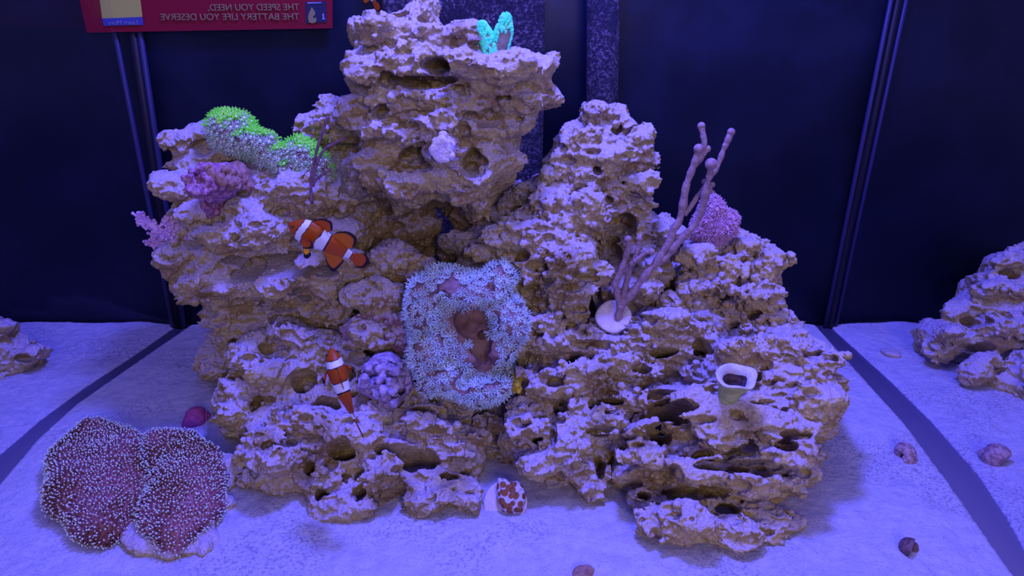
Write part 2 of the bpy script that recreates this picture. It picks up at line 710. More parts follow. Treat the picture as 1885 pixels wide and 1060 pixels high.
def build_rock(name, poly, Yt, Yb, T=0.05, R=0.045, bumps=(), caves=(), stains=(), lumps=40, pits=60, nods=160,
               h=0.0013, profile=None, amp=1.0, seed=1, mat='rock', label='', cat='rock', group=None, lump_r=(0.008, 0.022), fine=1.0, floor_cut=False, strata=1.25):
    rng = np.random.RandomState(seed)
    poly = np.array(poly, float)
    x0, x1 = poly[:, 0].min(), poly[:, 0].max()
    y0, y1 = poly[:, 1].min(), poly[:, 1].max()
    xc = (x0 + x1) / 2
    top, bot = at(xc, y0, Yt), at(xc, y1, Yb)
    C0 = (top + bot) / 2
    u = np.array([1.0, 0, 0])
    v = top - bot
    v[0] = 0
    v /= np.linalg.norm(v)
    w = np.cross(u, v)          # toward the camera
    if w[1] > 0:
        w = -w

    def hit(x, y):
        d = px_dir(x, y)
        t = ((C0 - CAMP) @ w) / (d @ w)
        return CAMP + d * t

    def loc(P):
        P = P - C0
        return np.stack([P @ u, P @ v, P @ w], -1)

    pl = np.array([loc(hit(x, y))[:2] for x, y in poly])
    sc = np.linalg.norm(hit(xc + 1, (y0 + y1) / 2) - hit(xc, (y0 + y1) / 2))
    pad = 0.022
    lo = np.array([pl[:, 0].min() - pad, pl[:, 1].min() - pad, -T - pad - .02])
    hi = np.array([pl[:, 0].max() + pad, pl[:, 1].max() + pad, T + pad + 0.035])
    ga, gb, gc = [np.arange(l, m_ + h, h) for l, m_ in zip(lo, hi)]
    A, B = np.meshgrid(ga, gb, indexing='ij')
    cen = (perlin(np.stack([A.ravel() * 16, B.ravel() * 16, A.ravel() * 0], 1), seed) * 0.028).reshape(A.shape) * amp
    if profile:
        py = np.array([q[0] for q in profile], float)
        pv = np.array([q[1] for q in profile], float)
        bb = np.array([loc(hit(xc, y_))[1] for y_ in py])
        wob = perlin(np.stack([A.ravel() * 9, B.ravel() * 3, A.ravel() * 0 + 3], 1), seed + 9).reshape(A.shape) * 0.035
        o_ = np.argsort(bb)
        amp_x = 1 + 1.1 * perlin(np.stack([A.ravel() * 12, B.ravel() * 0, A.ravel() * 0 + 7], 1), seed + 4).reshape(A.shape)
        cen = cen * .6 + np.interp(B + wob, bb[o_], pv[o_]) * amp_x
    # the outline is followed along the lines of sight, so ledges that stand forward keep it
    P3 = C0 + A[..., None] * u + B[..., None] * v + cen[..., None] * w
    dr3 = P3 - CAMP
    tt3 = ((C0 - CAMP) @ w) / (dr3 @ w)
    PP3 = CAMP + dr3 * tt3[..., None] - C0
    D = poly_sdf(pl, PP3 @ u, PP3 @ v).astype(np.float32)
    del P3, dr3, PP3
    Rr = min(R, D.max() * 0.98)
    g = np.maximum(Rr - D, 0)
    Cn = (gc[None, None, :] - cen[:, :, None]) / T * Rr
    fld = (np.sqrt(g[:, :, None] ** 2 + Cn ** 2) - Rr).astype(np.float32)
    fld *= np.clip(T / Rr, 0.5, 1.5) ** 0.5
    del Cn

    def op(c, r, kind, ks):
        """smooth add / carve an ellipsoid centred at local c"""
        r = np.broadcast_to(np.asarray(r, float), (3,))
        m_ = r + ks + h * 2
        i0 = np.maximum(((c - m_ - lo) / h).astype(int), 0)
        i1 = np.minimum(((c + m_ - lo) / h).astype(int) + 2, fld.shape)
        if (i1 <= i0).any():
            return
        s_ = tuple(slice(a_, b2) for a_, b2 in zip(i0, i1))
        X = ((ga[s_[0]] - c[0]) / r[0])[:, None, None]
        Y = ((gb[s_[1]] - c[1]) / r[1])[None, :, None]
        Z = ((gc[s_[2]] - c[2]) / r[2])[None, None, :]
        e = (np.sqrt(X * X + Y * Y + Z * Z) - 1) * r.min()
        if kind > 0:
            fld[s_] = smin(fld[s_], e, ks)
        else:
            fld[s_] = -smin(-fld[s_], e, ks)

    def front(a_, b2):
        i = int(round((a_ - lo[0]) / h))
        j = int(round((b2 - lo[1]) / h))
        if not (0 <= i < fld.shape[0] and 0 <= j < fld.shape[1]):
            return None
        col = fld[i, j] < 0
        if not col.any():
            return None
        return gc[len(gc) - 1 - np.argmax(col[::-1])]

    def surf(x, y):
        P = hit(x, y)
        d = px_dir(x, y)
        d = d / np.linalg.norm(d)
        dl = np.array([d @ u, d @ v, d @ w])
        p = loc(P)
        p = p - dl * 0.12
        for _ in range(160):
            q = ((p - lo) / h).round().astype(int)
            if (q >= 0).all() and (q < fld.shape).all() and fld[tuple(q)] < 0:
                return p
            p = p + dl * 0.0015
        return loc(P)

    for bp in bumps:            # (x, y, rx, ry, out)
        x, y, rx, ry, out = bp
        c = surf(x, y)
        c = c + np.array([0, 0, out - 0.35 * min(rx, ry) * sc])
        op(c, (rx * sc, ry * sc, 0.5 * (rx + ry) * sc * 0.8), 1, 0.005)
    inside = np.argwhere(D > 0.004)
    if len(inside) == 0:
        inside = np.argwhere(D > 0)
    rl = lump_r
    for _ in range(lumps):
        i, j = inside[rng.randint(len(inside))]
        a_, b2 = ga[i], gb[j]
        c2 = front(a_, b2)
        if c2 is None:
            continue
        r = rl[0] + (rl[1] - rl[0]) * rng.rand() ** 1.6
        op(np.array([a_, b2, c2 - r * 0.35]), (r * (1 + .5 * rng.rand()), r * (.55 + .35 * rng.rand()), r * .9), 1, 0.003)
    # noise
    band = np.flatnonzero(np.abs(fld.ravel()) < 0.020)
    ii = np.unravel_index(band, fld.shape)
    PW = C0 + ga[ii[0]][:, None] * u + gb[ii[1]][:, None] * v + gc[ii[2]][:, None] * w
    Q_ = PW * np.array([1, 1, strata])
    n1 = perlin(Q_ * 26, seed)
    n2 = perlin(Q_ * 60, seed + 1)
    n3 = perlin(Q_ * 135, seed + 2)
    dsp = n1 * 0.018 + (np.abs(n2) - 0.2) * 0.014 + (np.abs(n3) - 0.18) * 0.006
    fld.ravel()[band] += (dsp * amp).astype(np.float32)
    del PW, Q_, band, ii
    for cv in caves:            # (x, y, rx, ry, depth): ragged hollows made of many small bites
        x, y, rx, ry, dp = cv
        c = surf(x, y)
        for q in range(11):
            ang, rad_ = rng.rand() * 6.283, rng.rand() ** .5 * .62
            if q == 0:
                rad_ = 0
            f_ = .85 if q == 0 else rng.uniform(.32, .6)
            cc_ = c + np.array([rad_ * math.cos(ang) * rx * sc, rad_ * math.sin(ang) * ry * sc, -dp * rng.uniform(0, .9)])
            op(cc_, (rx * sc * f_, ry * sc * f_ * rng.uniform(.8, 1.3), dp * rng.uniform(.9, 1.7)), -1, 0.0015)
    for _ in range(pits):
        i, j = inside[rng.randint(len(inside))]
        a_, b2 = ga[i], gb[j]
        c2 = front(a_, b2)
        if c2 is None:
            continue
        r = 0.0022 + 0.006 * rng.rand() ** 3
        op(np.array([a_, b2, c2]), (r * (1 + rng.rand()), r * (.6 + .4 * rng.rand()), r * 1.7), -1, 0.001)
    for _ in range(nods):
        i, j = inside[rng.randint(len(inside))]
        a_, b2 = ga[i], gb[j]
        c2 = front(a_, b2)
        if c2 is None:
            continue
        r = 0.0016 + 0.0035 * rng.rand() ** 2
        op(np.array([a_, b2, c2 + r * .3]), r, 1, 0.001)
    if floor_cut:
        # flat underside resting on the sand
        zz = (C0[2] + ga[:, None, None] * u[2] + gb[None, :, None] * v[2] + gc[None, None, :] * w[2])
        fld = np.maximum(fld, (-0.006 - zz))
    fld[0], fld[-1] = 1e-3, 1e-3
    fld[:, 0], fld[:, -1] = 1e-3, 1e-3
    fld[:, :, 0], fld[:, :, -1] = 1e-3, 1e-3
    V, Q = surface_nets(fld, lo, h)
    V, Q = keep_main(V, Q)
    VW = C0 + V[:, :1] * u + V[:, 1:2] * v + V[:, 2:] * w
    N = mesh_normals(VW, Q)
    if (N * (VW - VW.mean(0))).sum() < 0:
        Q = Q[:, ::-1]
        N = -N
    d = (np.abs(perlin(VW * 230, seed + 5)) - .2) * 0.0022 + (np.abs(perlin(VW * 420, seed + 6)) - .2) * 0.0012
    VW = VW + N * (d * fine)[:, None]
    me = mesh_from(name, VW, Q)
    o = obj(name, me, M[mat])
    st = np.zeros(len(VW), np.float32)
    for s_ in stains:           # (x, y, r)
        p = loc(hit(s_[0], s_[1]))
        L = V
        dd = np.hypot((L[:, 0] - p[0]), (L[:, 1] - p[1])) / (s_[2] * sc)
        st = np.maximum(st, np.clip(1.5 - dd, 0, 1))
    at_ = me.attributes.new('stain', 'FLOAT', 'POINT')
    at_.data.foreach_set('value', st[:len(me.vertices)])
    base = VW[np.argmin(VW[:, 2])]
    rebase(o, (VW[:, 0].mean(), VW[:, 1].mean(), base[2]))
    tag(o, label, cat, group)
    o['surf_cache'] = 0
    del o['surf_cache']
    SURF[o.name] = (VW, N)
    return o


SURF = {}


def surface_point(names, x, y, fallback):
    """nearest-to-camera vertex of the named rocks seen at pixel x,y -> (point, normal)"""
    best = None
    for nm in names:
        V, N = SURF[nm]
        d = V - CAMP
        dep = d @ np.array([0, CP, -SP])
        upc = d @ np.array([0, SP, CP])
        sx = 942.5 + F * d[:, 0] / dep
        sy = 530 - F * upc / dep
        m_ = np.flatnonzero((np.abs(sx - x) < 3) & (np.abs(sy - y) < 3))
        if len(m_):
            i = m_[np.argmin(dep[m_])]
            if best is None or dep[i] < best[0]:
                best = (dep[i], V[i], N[i])
    if best is None:
        return fallback, np.array([0, -.6, .8])
    return best[1], best[2]


# top rock
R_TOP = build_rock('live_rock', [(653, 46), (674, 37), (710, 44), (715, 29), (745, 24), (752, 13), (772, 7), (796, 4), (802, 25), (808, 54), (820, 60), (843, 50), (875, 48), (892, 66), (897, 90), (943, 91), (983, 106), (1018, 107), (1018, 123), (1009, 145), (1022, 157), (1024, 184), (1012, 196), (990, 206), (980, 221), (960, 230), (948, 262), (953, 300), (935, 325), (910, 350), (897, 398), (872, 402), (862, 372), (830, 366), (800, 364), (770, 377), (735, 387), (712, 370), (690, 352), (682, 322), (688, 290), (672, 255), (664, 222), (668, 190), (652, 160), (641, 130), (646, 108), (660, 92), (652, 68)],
    0.80, 0.77, T=0.065, R=0.055, profile=[(0,-.040),(60,-.018),(118,.026),(140,.024),(165,.000),(205,.016),(235,.014),(270,-.004),(320,.010),(345,.004),(400,-.02)],
    bumps=[(740, 60, 50, 22, .014), (850, 118, 60, 16, .014), (950, 125, 60, 18, .016), (985, 180, 36, 16, .01), (670, 125, 28, 18, .014), (690, 60, 30, 20, .01), (860, 70, 34, 24, .012),
           (700, 175, 26, 16, .012), (790, 185, 50, 15, .022), (825, 215, 26, 20, .018), (780, 222, 34, 18, .02), (730, 245, 40, 14, .02), (700, 300, 34, 30, .01), (760, 330, 50, 22, .014), (850, 340, 40, 30, .01), (820, 265, 24, 34, .022), (910, 160, 34, 26, .008), (880, 380, 18, 22, .01), (780, 30, 24, 20, .004)],
    caves=[(802, 120, 30, 15, .034), (775, 150, 60, 14, .022), (752, 145, 40, 14, .012), (720, 145, 20, 20, .01), (790, 155, 50, 10, .014), (925, 182, 14, 6, .012), (890, 215, 34, 20, .014), (870, 305, 26, 26, .03), (765, 290, 26, 20, .022), (850, 245, 14, 20, .016), (700, 205, 16, 12, .016), (710, 80, 22, 16, .012)],
    stains=[(715, 355, 26), (845, 65, 20), (880, 78, 18)], seed=3, lumps=26, pits=70, nods=220,
    label='tall jagged rock crowning the reef under the teal coral')
# left rock
R_LEFT = build_rock('live_rock', [(334, 262), (350, 242), (372, 234), (392, 230), (420, 243), (450, 258), (480, 285), (520, 298), (560, 285), (600, 278), (625, 266), (655, 272), (680, 292), (690, 320), (684, 360), (690, 400), (685, 440), (668, 480), (665, 520), (655, 560), (640, 587), (600, 602), (560, 612), (520, 640), (490, 668), (440, 676), (398, 680), (368, 655), (378, 622), (412, 600), (407, 562), (385, 558), (378, 530), (352, 516), (336, 496), (322, 486), (314, 474), (332, 455), (350, 435), (338, 410), (326, 380), (338, 360), (342, 330), (334, 300)],
    0.83, 0.84, T=0.070, R=0.05, profile=[(230,-.045),(300,-.018),(380,.016),(450,.050),(475,.044),(505,.004),(560,-.014),(680,-.02)],
    bumps=[(350, 262, 36, 22, .012), (410, 280, 46, 18, .012), (480, 330, 60, 22, .012), (560, 350, 60, 30, .012), (640, 350, 34, 30, .012), (370, 400, 30, 26, .01), (430, 430, 44, 22, .018), (500, 410, 50, 22, .018), (620, 430, 50, 30, .016), (330, 470, 34, 16, .014), (400, 520, 44, 16, .014), (620, 520, 34, 24, .02), (640, 470, 30, 30, .02), (600, 570, 40, 16, .012), (340, 340, 20, 30, .012), (415, 590, 20, 26, .008), (480, 610, 50, 20, .004), (460, 380, 40, 20, .012), (560, 480, 40, 12, .014)],
    caves=[(370, 275, 26, 12, .014), (430, 300, 22, 10, .014), (520, 488, 80, 15, .034), (590, 500, 34, 14, .04), (455, 505, 26, 12, .02), (540, 535, 12, 8, .02), (560, 550, 12, 8, .02), (480, 550, 40, 12, .014), (535, 605, 18, 10, .02), (350, 450, 26, 10, .014), (430, 480, 30, 8, .014), (500, 570, 40, 8, .012), (440, 630, 20, 20, .01), (650, 305, 10, 14, .01)],
    stains=[(450, 460, 16), (610, 440, 10), (640, 405, 14), (360, 360, 16)], seed=11, lumps=26, pits=90, nods=240,
    label='big overhanging rock on the left carrying the bright green polyps')
R_KNOB = build_rock('live_rock', [(578, 240), (588, 222), (606, 211), (630, 208), (650, 216), (662, 240), (664, 266), (650, 288), (618, 292), (596, 288), (574, 268)],
    0.87, 0.85, T=0.034, R=0.034, bumps=[(620, 235, 20, 14, .006)], seed=21, lumps=12, pits=16, nods=60,
    label='small rounded rock behind the green polyps beside the top rock')
R_FLAT = build_rock('live_rock', [(632, 300), (646, 282), (664, 284), (680, 304), (694, 334), (684, 360), (662, 370), (644, 352), (632, 350)],
    0.765, 0.76, T=0.016, R=0.022, seed=22, lumps=2, pits=4, nods=20, amp=.35, mat='rock_grey',
    label='smooth grey flat stone leaning between the left rock and the top rock')
# right spire
R_SPIRE = build_rock('live_rock', [(1067, 225), (1078, 200), (1100, 195), (1125, 197), (1146, 205), (1156, 230), (1174, 249), (1184, 269), (1186, 292), (1192, 323), (1192, 360), (1190, 380), (1209, 402), (1230, 412), (1240, 450), (1232, 500), (1200, 560), (1150, 590), (1090, 580), (1085, 470), (1078, 400), (1055, 362), (1010, 350), (978, 344), (984, 326), (995, 312), (994, 294), (1018, 280), (1022, 254), (1046, 236)],
    0.83, 0.80, T=0.055, R=0.045, profile=[(195,-.025),(250,-.008),(290,.018),(310,.010),(370,.0),(450,-.005),(590,0)],
    bumps=[(1112, 212, 28, 15, .006), (1080, 255, 34, 16, .014), (1110, 285, 40, 14, .014), (1165, 265, 22, 22, .008), (1170, 330, 34, 18, .014), (1035, 290, 22, 18, .01), (1010, 320, 20, 16, .01), (1100, 350, 50, 40, .014), (1175, 370, 24, 14, .01), (1220, 440, 22, 40, .006), (1180, 470, 30, 40, .0)],
    caves=[(1135, 240, 14, 8, .016), (1100, 315, 8, 6, .014), (1150, 420, 26, 26, .03), (1120, 370, 12, 8, .014), (1130, 470, 20, 30, .014), (1035, 340, 14, 10, .012)],
    seed=31, lumps=22, pits=60, nods=200, stains=[(1090, 330, 16), (1140, 300, 12)],
    label='pointed rock spire standing right of the top rock')
R_SLOPE = build_rock('live_rock', [(885, 450), (905, 425), (930, 405), (965, 385), (998, 360), (1030, 350), (1060, 366), (1082, 395), (1090, 440), (1094, 500), (1086, 560), (1060, 600), (1010, 622), (960, 610), (975, 570), (950, 520), (920, 500), (890, 480)],
    0.79, 0.715, T=0.050, R=0.045,
    bumps=[(1040, 395, 40, 30, .012), (960, 425, 44, 20, .012), (990, 480, 36, 24, .012), (1040, 470, 36, 30, .014), (1030, 540, 36, 30, .01), (920, 455, 26, 16, .01), (1000, 590, 30, 18, .01)],
    caves=[(960, 470, 16, 12, .016), (1035, 580, 8, 8, .014), (1070, 500, 14, 20, .01), (1000, 520, 22, 12, .014)],
    seed=32, lumps=22, pits=60, nods=200, stains=[(1035, 500, 30), (1030, 540, 20), (985, 545, 20)],
    label='sloping rock below the spire and right of the big pale coral')
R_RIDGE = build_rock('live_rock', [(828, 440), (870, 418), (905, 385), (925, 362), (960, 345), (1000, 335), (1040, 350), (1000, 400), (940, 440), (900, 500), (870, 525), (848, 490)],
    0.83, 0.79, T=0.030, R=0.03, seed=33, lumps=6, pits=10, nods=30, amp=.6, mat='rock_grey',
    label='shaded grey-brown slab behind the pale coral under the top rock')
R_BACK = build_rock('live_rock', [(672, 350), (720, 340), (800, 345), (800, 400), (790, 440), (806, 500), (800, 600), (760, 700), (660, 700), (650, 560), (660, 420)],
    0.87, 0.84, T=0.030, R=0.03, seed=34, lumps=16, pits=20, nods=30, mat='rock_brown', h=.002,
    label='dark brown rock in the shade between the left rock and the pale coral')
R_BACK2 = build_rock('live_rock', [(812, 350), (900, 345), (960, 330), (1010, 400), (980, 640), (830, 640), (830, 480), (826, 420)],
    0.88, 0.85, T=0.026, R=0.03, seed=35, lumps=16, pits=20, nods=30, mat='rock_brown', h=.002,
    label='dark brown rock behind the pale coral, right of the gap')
R_NOOK = build_rock('live_rock', [(688, 465), (705, 446), (735, 440), (765, 455), (788, 482), (792, 505), (760, 520), (720, 525), (690, 520)],
    0.78, 0.76, T=0.028, R=0.03, seed=36, lumps=8, pits=12, nods=60, amp=.6,
    label='small pale boulder tucked above the left edge of the pale coral')
R_MID = build_rock('live_rock', [(660, 530), (700, 505), (745, 520), (790, 540), (800, 600), (780, 660), (720, 650), (668, 600)],
    0.77, 0.74, T=0.035, R=0.03, seed=37, lumps=16, pits=26, nods=120,
    label='lumpy lavender-lit rock between the side-on clownfish and the pale coral')
# far right knob
R_FAR = build_rock('live_rock', [(1216, 560), (1228, 515), (1244, 470), (1262, 450), (1290, 445), (1330, 440), (1352, 434), (1378, 434), (1405, 450), (1425, 468), (1432, 500), (1424, 530), (1430, 562), (1455, 586), (1452, 606), (1420, 616), (1380, 625), (1300, 640), (1240, 620)],
    0.84, 0.79, T=0.055, R=0.045,
    bumps=[(1375, 450, 26, 14, .01), (1290, 480, 40, 16, .012), (1410, 490, 20, 26, .01), (1350, 490, 26, 20, .01), (1300, 530, 40, 14, .012), (1370, 550, 26, 30, .012), (1260, 560, 40, 18, .012), (1420, 590, 26, 14, .008), (1330, 580, 30, 16, .01)],
    caves=[(1395, 470, 8, 10, .014), (1360, 520, 10, 10, .01), (1330, 545, 18, 8, .012), (1390, 580, 14, 12, .012)],
    seed=41, lumps=34, pits=50, nods=420, mat='rock_warm', lump_r=(.005, .016),
    label='knobbly warm rock at the back right under the fluffy pink coral')
R_SHELF = build_rock('live_rock', [(955, 650), (978, 632), (1005, 618), (1040, 603), (1085, 588), (1130, 598), (1180, 592), (1225, 572), (1270, 560), (1310, 575), (1330, 600), (1340, 650), (1310, 700), (1275, 715), (1235, 712), (1195, 728), (1182, 780), (1182, 830), (1140, 842), (1100, 880), (1090, 920), (1058, 920), (1036, 900), (1000, 898), (962, 880), (945, 850), (922, 815), (928, 770), (958, 735), (968, 690)],
    0.77, 0.625, T=0.050, R=0.045, profile=[(560,-.02),(630,.006),(660,.012),(690,.0),(740,.012),(775,.0),(810,.008),(860,.010),(900,-.004)],
    bumps=[(1000, 640, 36, 20, .014), (1060, 622, 36, 18, .012), (1150, 625, 50, 16, .012), (1250, 610, 50, 22, .012), (1010, 690, 30, 16, .012), (1080, 700, 40, 30, .012), (1150, 680, 50, 14, .012), (1060, 760, 30, 20, .014), (1120, 770, 40, 20, .014), (980, 790, 30, 20, .014), (1000, 850, 40, 26, .012), (1050, 830, 30, 24, .014), (1150, 815, 26, 20, .01), (1270, 680, 40, 14, .01), (1080, 890, 20, 24, .008), (960, 750, 20, 16, .01)],
    caves=[(1222, 647, 28, 8, .03), (1185, 675, 18, 10, .02), (1130, 738, 20, 6, .022), (1130, 758, 14, 5, .018), (1035, 745, 14, 14, .02), (1060, 660, 12, 8, .02), (990, 812, 9, 5, .016), (1020, 800, 6, 24, .014), (1105, 860, 10, 18, .02), (1020, 700, 20, 8, .014), (1110, 790, 24, 6, .02), (1290, 640, 20, 20, .015), (960, 710, 14, 14, .012)],
    stains=[(1100, 730, 30), (1140, 830, 24), (1070, 650, 24), (1090, 780, 20)], seed=42, lumps=40, pits=130, nods=420, lump_r=(.006, .018),
    label='pitted mid-height rock between the pale coral and the large lower right rock')
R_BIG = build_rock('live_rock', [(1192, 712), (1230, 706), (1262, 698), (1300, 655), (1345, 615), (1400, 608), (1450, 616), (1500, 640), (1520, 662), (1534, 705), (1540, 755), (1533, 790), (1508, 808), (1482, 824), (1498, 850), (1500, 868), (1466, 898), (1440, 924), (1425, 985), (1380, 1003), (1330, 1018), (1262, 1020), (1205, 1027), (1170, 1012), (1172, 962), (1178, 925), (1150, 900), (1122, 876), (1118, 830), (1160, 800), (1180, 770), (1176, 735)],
    0.75, 0.575, T=0.060, R=0.05, profile=[(605,-.02),(700,.004),(735,.004),(765,.024),(818,.040),(845,.000),(868,.002),(895,.030),(915,.014),(935,-.012),(955,.008),(995,.022),(1025,.004)],
    bumps=[(1400, 645, 70, 20, .012), (1480, 680, 50, 26, .01), (1500, 740, 40, 26, .008), (1330, 760, 70, 24, .022), (1400, 770, 50, 22, .02), (1330, 815, 70, 14, .024), (1420, 800, 40, 16, .014), (1300, 870, 60, 14, .016), (1400, 900, 50, 16, .014), (1250, 960, 60, 26, .016), (1350, 985, 60, 20, .012), (1210, 1000, 36, 18, .01), (1190, 850, 40, 16, .014), (1200, 920, 30, 26, .01), (1220, 830, 36, 18, .0), (1430, 960, 30, 22, .01), (1480, 870, 30, 20, .004)],
    caves=[(1215, 722, 34, 9, .03), (1245, 748, 40, 12, .04), (1235, 765, 58, 26, .055), (1215, 800, 30, 16, .04), (1300, 836, 20, 9, .02), (1350, 855, 70, 13, .022), (1410, 865, 40, 10, .018), (1290, 905, 60, 14, .02), (1340, 935, 24, 10, .04), (1420, 745, 50, 7, .014), (1170, 890, 16, 6, .016), (1185, 912, 12, 8, .016), (1470, 800, 30, 8, .02), (1240, 880, 20, 20, .012), (1270, 1010, 60, 6, .014), (1450, 820, 20, 10, .014)],
    stains=[(1190, 900, 26), (1280, 820, 16), (1340, 730, 22), (1320, 812, 24), (1440, 860, 16), (1150, 840, 22)], seed=43, lumps=30, pits=110, nods=300, mat='rock_warm', strata=1.6, floor_cut=True,
    label='largest rock at the lower right, layered ledges and dark hollows')
R_LOW = build_rock('live_rock', [(428, 650), (470, 640), (520, 622), (560, 602), (598, 602), (640, 622), (672, 655), (705, 685), (760, 712), (800, 735), (846, 762), (880, 800), (892, 850), (886, 890), (884, 925), (868, 952), (825, 962), (760, 962), (700, 975), (635, 980), (596, 960), (568, 936), (520, 926), (475, 900), (456, 858), (448, 808), (420, 797), (390, 782), (402, 742), (432, 712), (440, 682)],
    0.80, 0.60, T=0.055, R=0.05, profile=[(600,-.02),(660,.006),(720,.004),(780,.002),(830,.012),(870,.014),(905,.004),(935,.014),(980,.010)],
    bumps=[(560, 625, 50, 20, .012), (620, 650, 30, 20, .01), (470, 670, 34, 18, .01), (430, 760, 30, 18, .012), (500, 700, 40, 26, .012), (560, 780, 50, 20, .014), (520, 840, 50, 26, .014), (500, 880, 50, 20, .01), (620, 780, 40, 18, .012), (660, 800, 40, 22, .014), (700, 860, 34, 40, .016), (780, 880, 40, 16, .012), (640, 940, 50, 22, .014), (800, 930, 60, 16, .014), (850, 900, 26, 22, .008), (780, 790, 50, 20, .014), (700, 770, 40, 20, .01), (600, 880, 30, 30, .006), (860, 830, 24, 30, .006)],
    caves=[(765, 834, 40, 18, .06), (625, 822, 24, 14, .028), (560, 700, 24, 22, .02), (660, 870, 12, 10, .03), (570, 860, 10, 10, .016), (540, 920, 30, 8, .02), (600, 740, 24, 14, .018), (520, 750, 16, 14, .014), (660, 905, 14, 16, .02), (590, 910, 12, 10, .02), (700, 820, 16, 10, .016), (470, 740, 12, 14, .012), (700, 730, 18, 14, .012), (640, 690, 14, 20, .012), (740, 960, 60, 7, .02)],
    stains=[(615, 885, 36), (600, 915, 30), (740, 945, 36), (530, 865, 22), (690, 760, 34), (640, 745, 26), (840, 915, 34), (500, 780, 20), (620, 850, 30), (470, 830, 20)], seed=44, lumps=36, pits=130, nods=340, floor_cut=True,
    label='wide low rock at the lower left beneath the head-up clownfish')
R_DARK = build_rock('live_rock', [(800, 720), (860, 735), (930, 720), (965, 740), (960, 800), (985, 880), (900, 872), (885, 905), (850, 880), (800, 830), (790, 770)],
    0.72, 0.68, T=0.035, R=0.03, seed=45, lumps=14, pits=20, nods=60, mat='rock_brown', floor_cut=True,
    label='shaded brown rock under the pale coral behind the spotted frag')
R_FLATP = build_rock('live_rock', [(625, 604), (648, 588), (690, 580), (740, 574), (770, 590), (768, 640), (745, 652), (715, 640), (672, 634), (640, 620)],
    0.74, 0.705, T=0.016, R=0.02, seed=46, lumps=6, pits=8, nods=60, amp=.4, mat='rock_purple', stains=[],
    label='flat purple-crusted rock plate between the two clownfish and the pale coral')
# reflections of the reef in the side glass, modelled as solid rocks beyond it
R_RR = build_rock('live_rock', [(1690, 606), (1712, 592), (1738, 600), (1750, 585), (1748, 560), (1772, 542), (1790, 505), (1812, 500), (1812, 478), (1848, 462), (1885, 458), (1930, 470), (1970, 520), (1985, 640), (1960, 700), (1900, 720), (1840, 690), (1780, 680), (1752, 668), (1718, 650), (1700, 632)],
    0.97, 0.86, T=0.050, R=0.045, bumps=[(1850, 480, 30, 16, .01), (1830, 540, 40, 16, .012), (1770, 570, 30, 20, .01), (1730, 615, 30, 14, .012), (1840, 600, 40, 20, .012), (1880, 620, 30, 14, .012)],
    caves=[(1855, 505, 26, 12, .02), (1800, 590, 20, 10, .02), (1810, 640, 20, 10, .02), (1850, 580, 16, 10, .015)],
    seed=51, lumps=30, pits=40, nods=120, floor_cut=True, h=.0019,
    label='stacked pale rock beyond the right side glass, rising to the frame edge')
R_RR2 = build_rock('live_rock', [(1762, 690), (1800, 676), (1840, 672), (1868, 655), (1900, 650), (1940, 680), (1940, 745), (1895, 765), (1850, 738), (1800, 716)],
    0.85, 0.79, T=0.028, R=0.028, seed=52, lumps=14, pits=14, nods=60, floor_cut=True, h=.0019,
    label='low pale rubble rock in front of the stacked rock beyond the right glass')
R_LL = build_rock('live_rock', [(-60, 560), (-10, 580), (12, 600), (30, 622), (56, 630), (72, 652), (80, 668), (60, 678), (34, 684), (0, 692), (-60, 700)],
    0.90, 0.85, T=0.03, R=0.03, seed=53, lumps=16, pits=14, nods=80, floor_cut=True, h=.0019,
    label='small pale rock beyond the left side glass at the frame edge')
# ------------------------------------------------------------------ equipment behind the reef
def speck_mat(name, a, b_, sc):
    m = Mat(name, rough=0.7, spec=0.3)
    n = m.math('MULTIPLY', m.noise(sc, 4, 0.75, 0.45, 0.68), m.noise(45, 2, 0.5, 0.30, 0.6))
    m.color(m.mix(n, a, b_))
    m.bump(m.noise(sc, 4, 0.75, 0.3, 0.8), 0.004, 1.0)
    return m.m


M['box'] = speck_mat('algae speckled black plastic', (0.022, 0.019, 0.060), (0.30, 0.25, 0.40), 260)


def slab_between(name, xl, xr, Y, depth, ztop, mat, bev=0.004):
    a, c = at(xl, 60, Y), at(xr, 60, Y)
    bm_ = MB()
    prof = [(a[0] + bev, Y), (c[0] - bev, Y), (c[0], Y + bev), (c[0], Y + depth), (a[0], Y + depth), (a[0], Y + bev)]
    V, Q = [], []
    n = len(prof)
    for z in (0.0, ztop):
        V += [(x, y, z) for x, y in prof]
    for i in range(n):
        j = (i + 1) % n
        Q.append((i, j, n + j, n + i))
    bm_.add(V, Q, [(n, n + 1, n + 2), (n, n + 2, n + 3), (n, n + 3, n + 4), (n, n + 4, n + 5)])
    me = bm_.mesh(name)
    me.polygons.foreach_set('use_smooth', np.zeros(len(me.polygons), bool))
    return obj(name, me, mat)


ob = slab_between('overflow_box', 706, 1003, 0.945, 0.06, 0.60, M['box'])
tag(ob, 'dark speckled overflow box standing behind the top rock', 'overflow box')
b = MB()
p1, p0 = at(1112, -60, 0.96), at(1105, 560, 0.96)
p0[2] = 0
p1 = p1 + (p1 - p0) * .3
b.tube([p0, (p0 + p1) / 2, p1], 0.0205, 28)
for z in (0.405, 0.41, 0.415):
    pass
ob = obj('pipe', b.mesh('pipe'), M['box'])
tag(ob, 'dark algae-covered pipe hanging behind the rock spire', 'pipe')

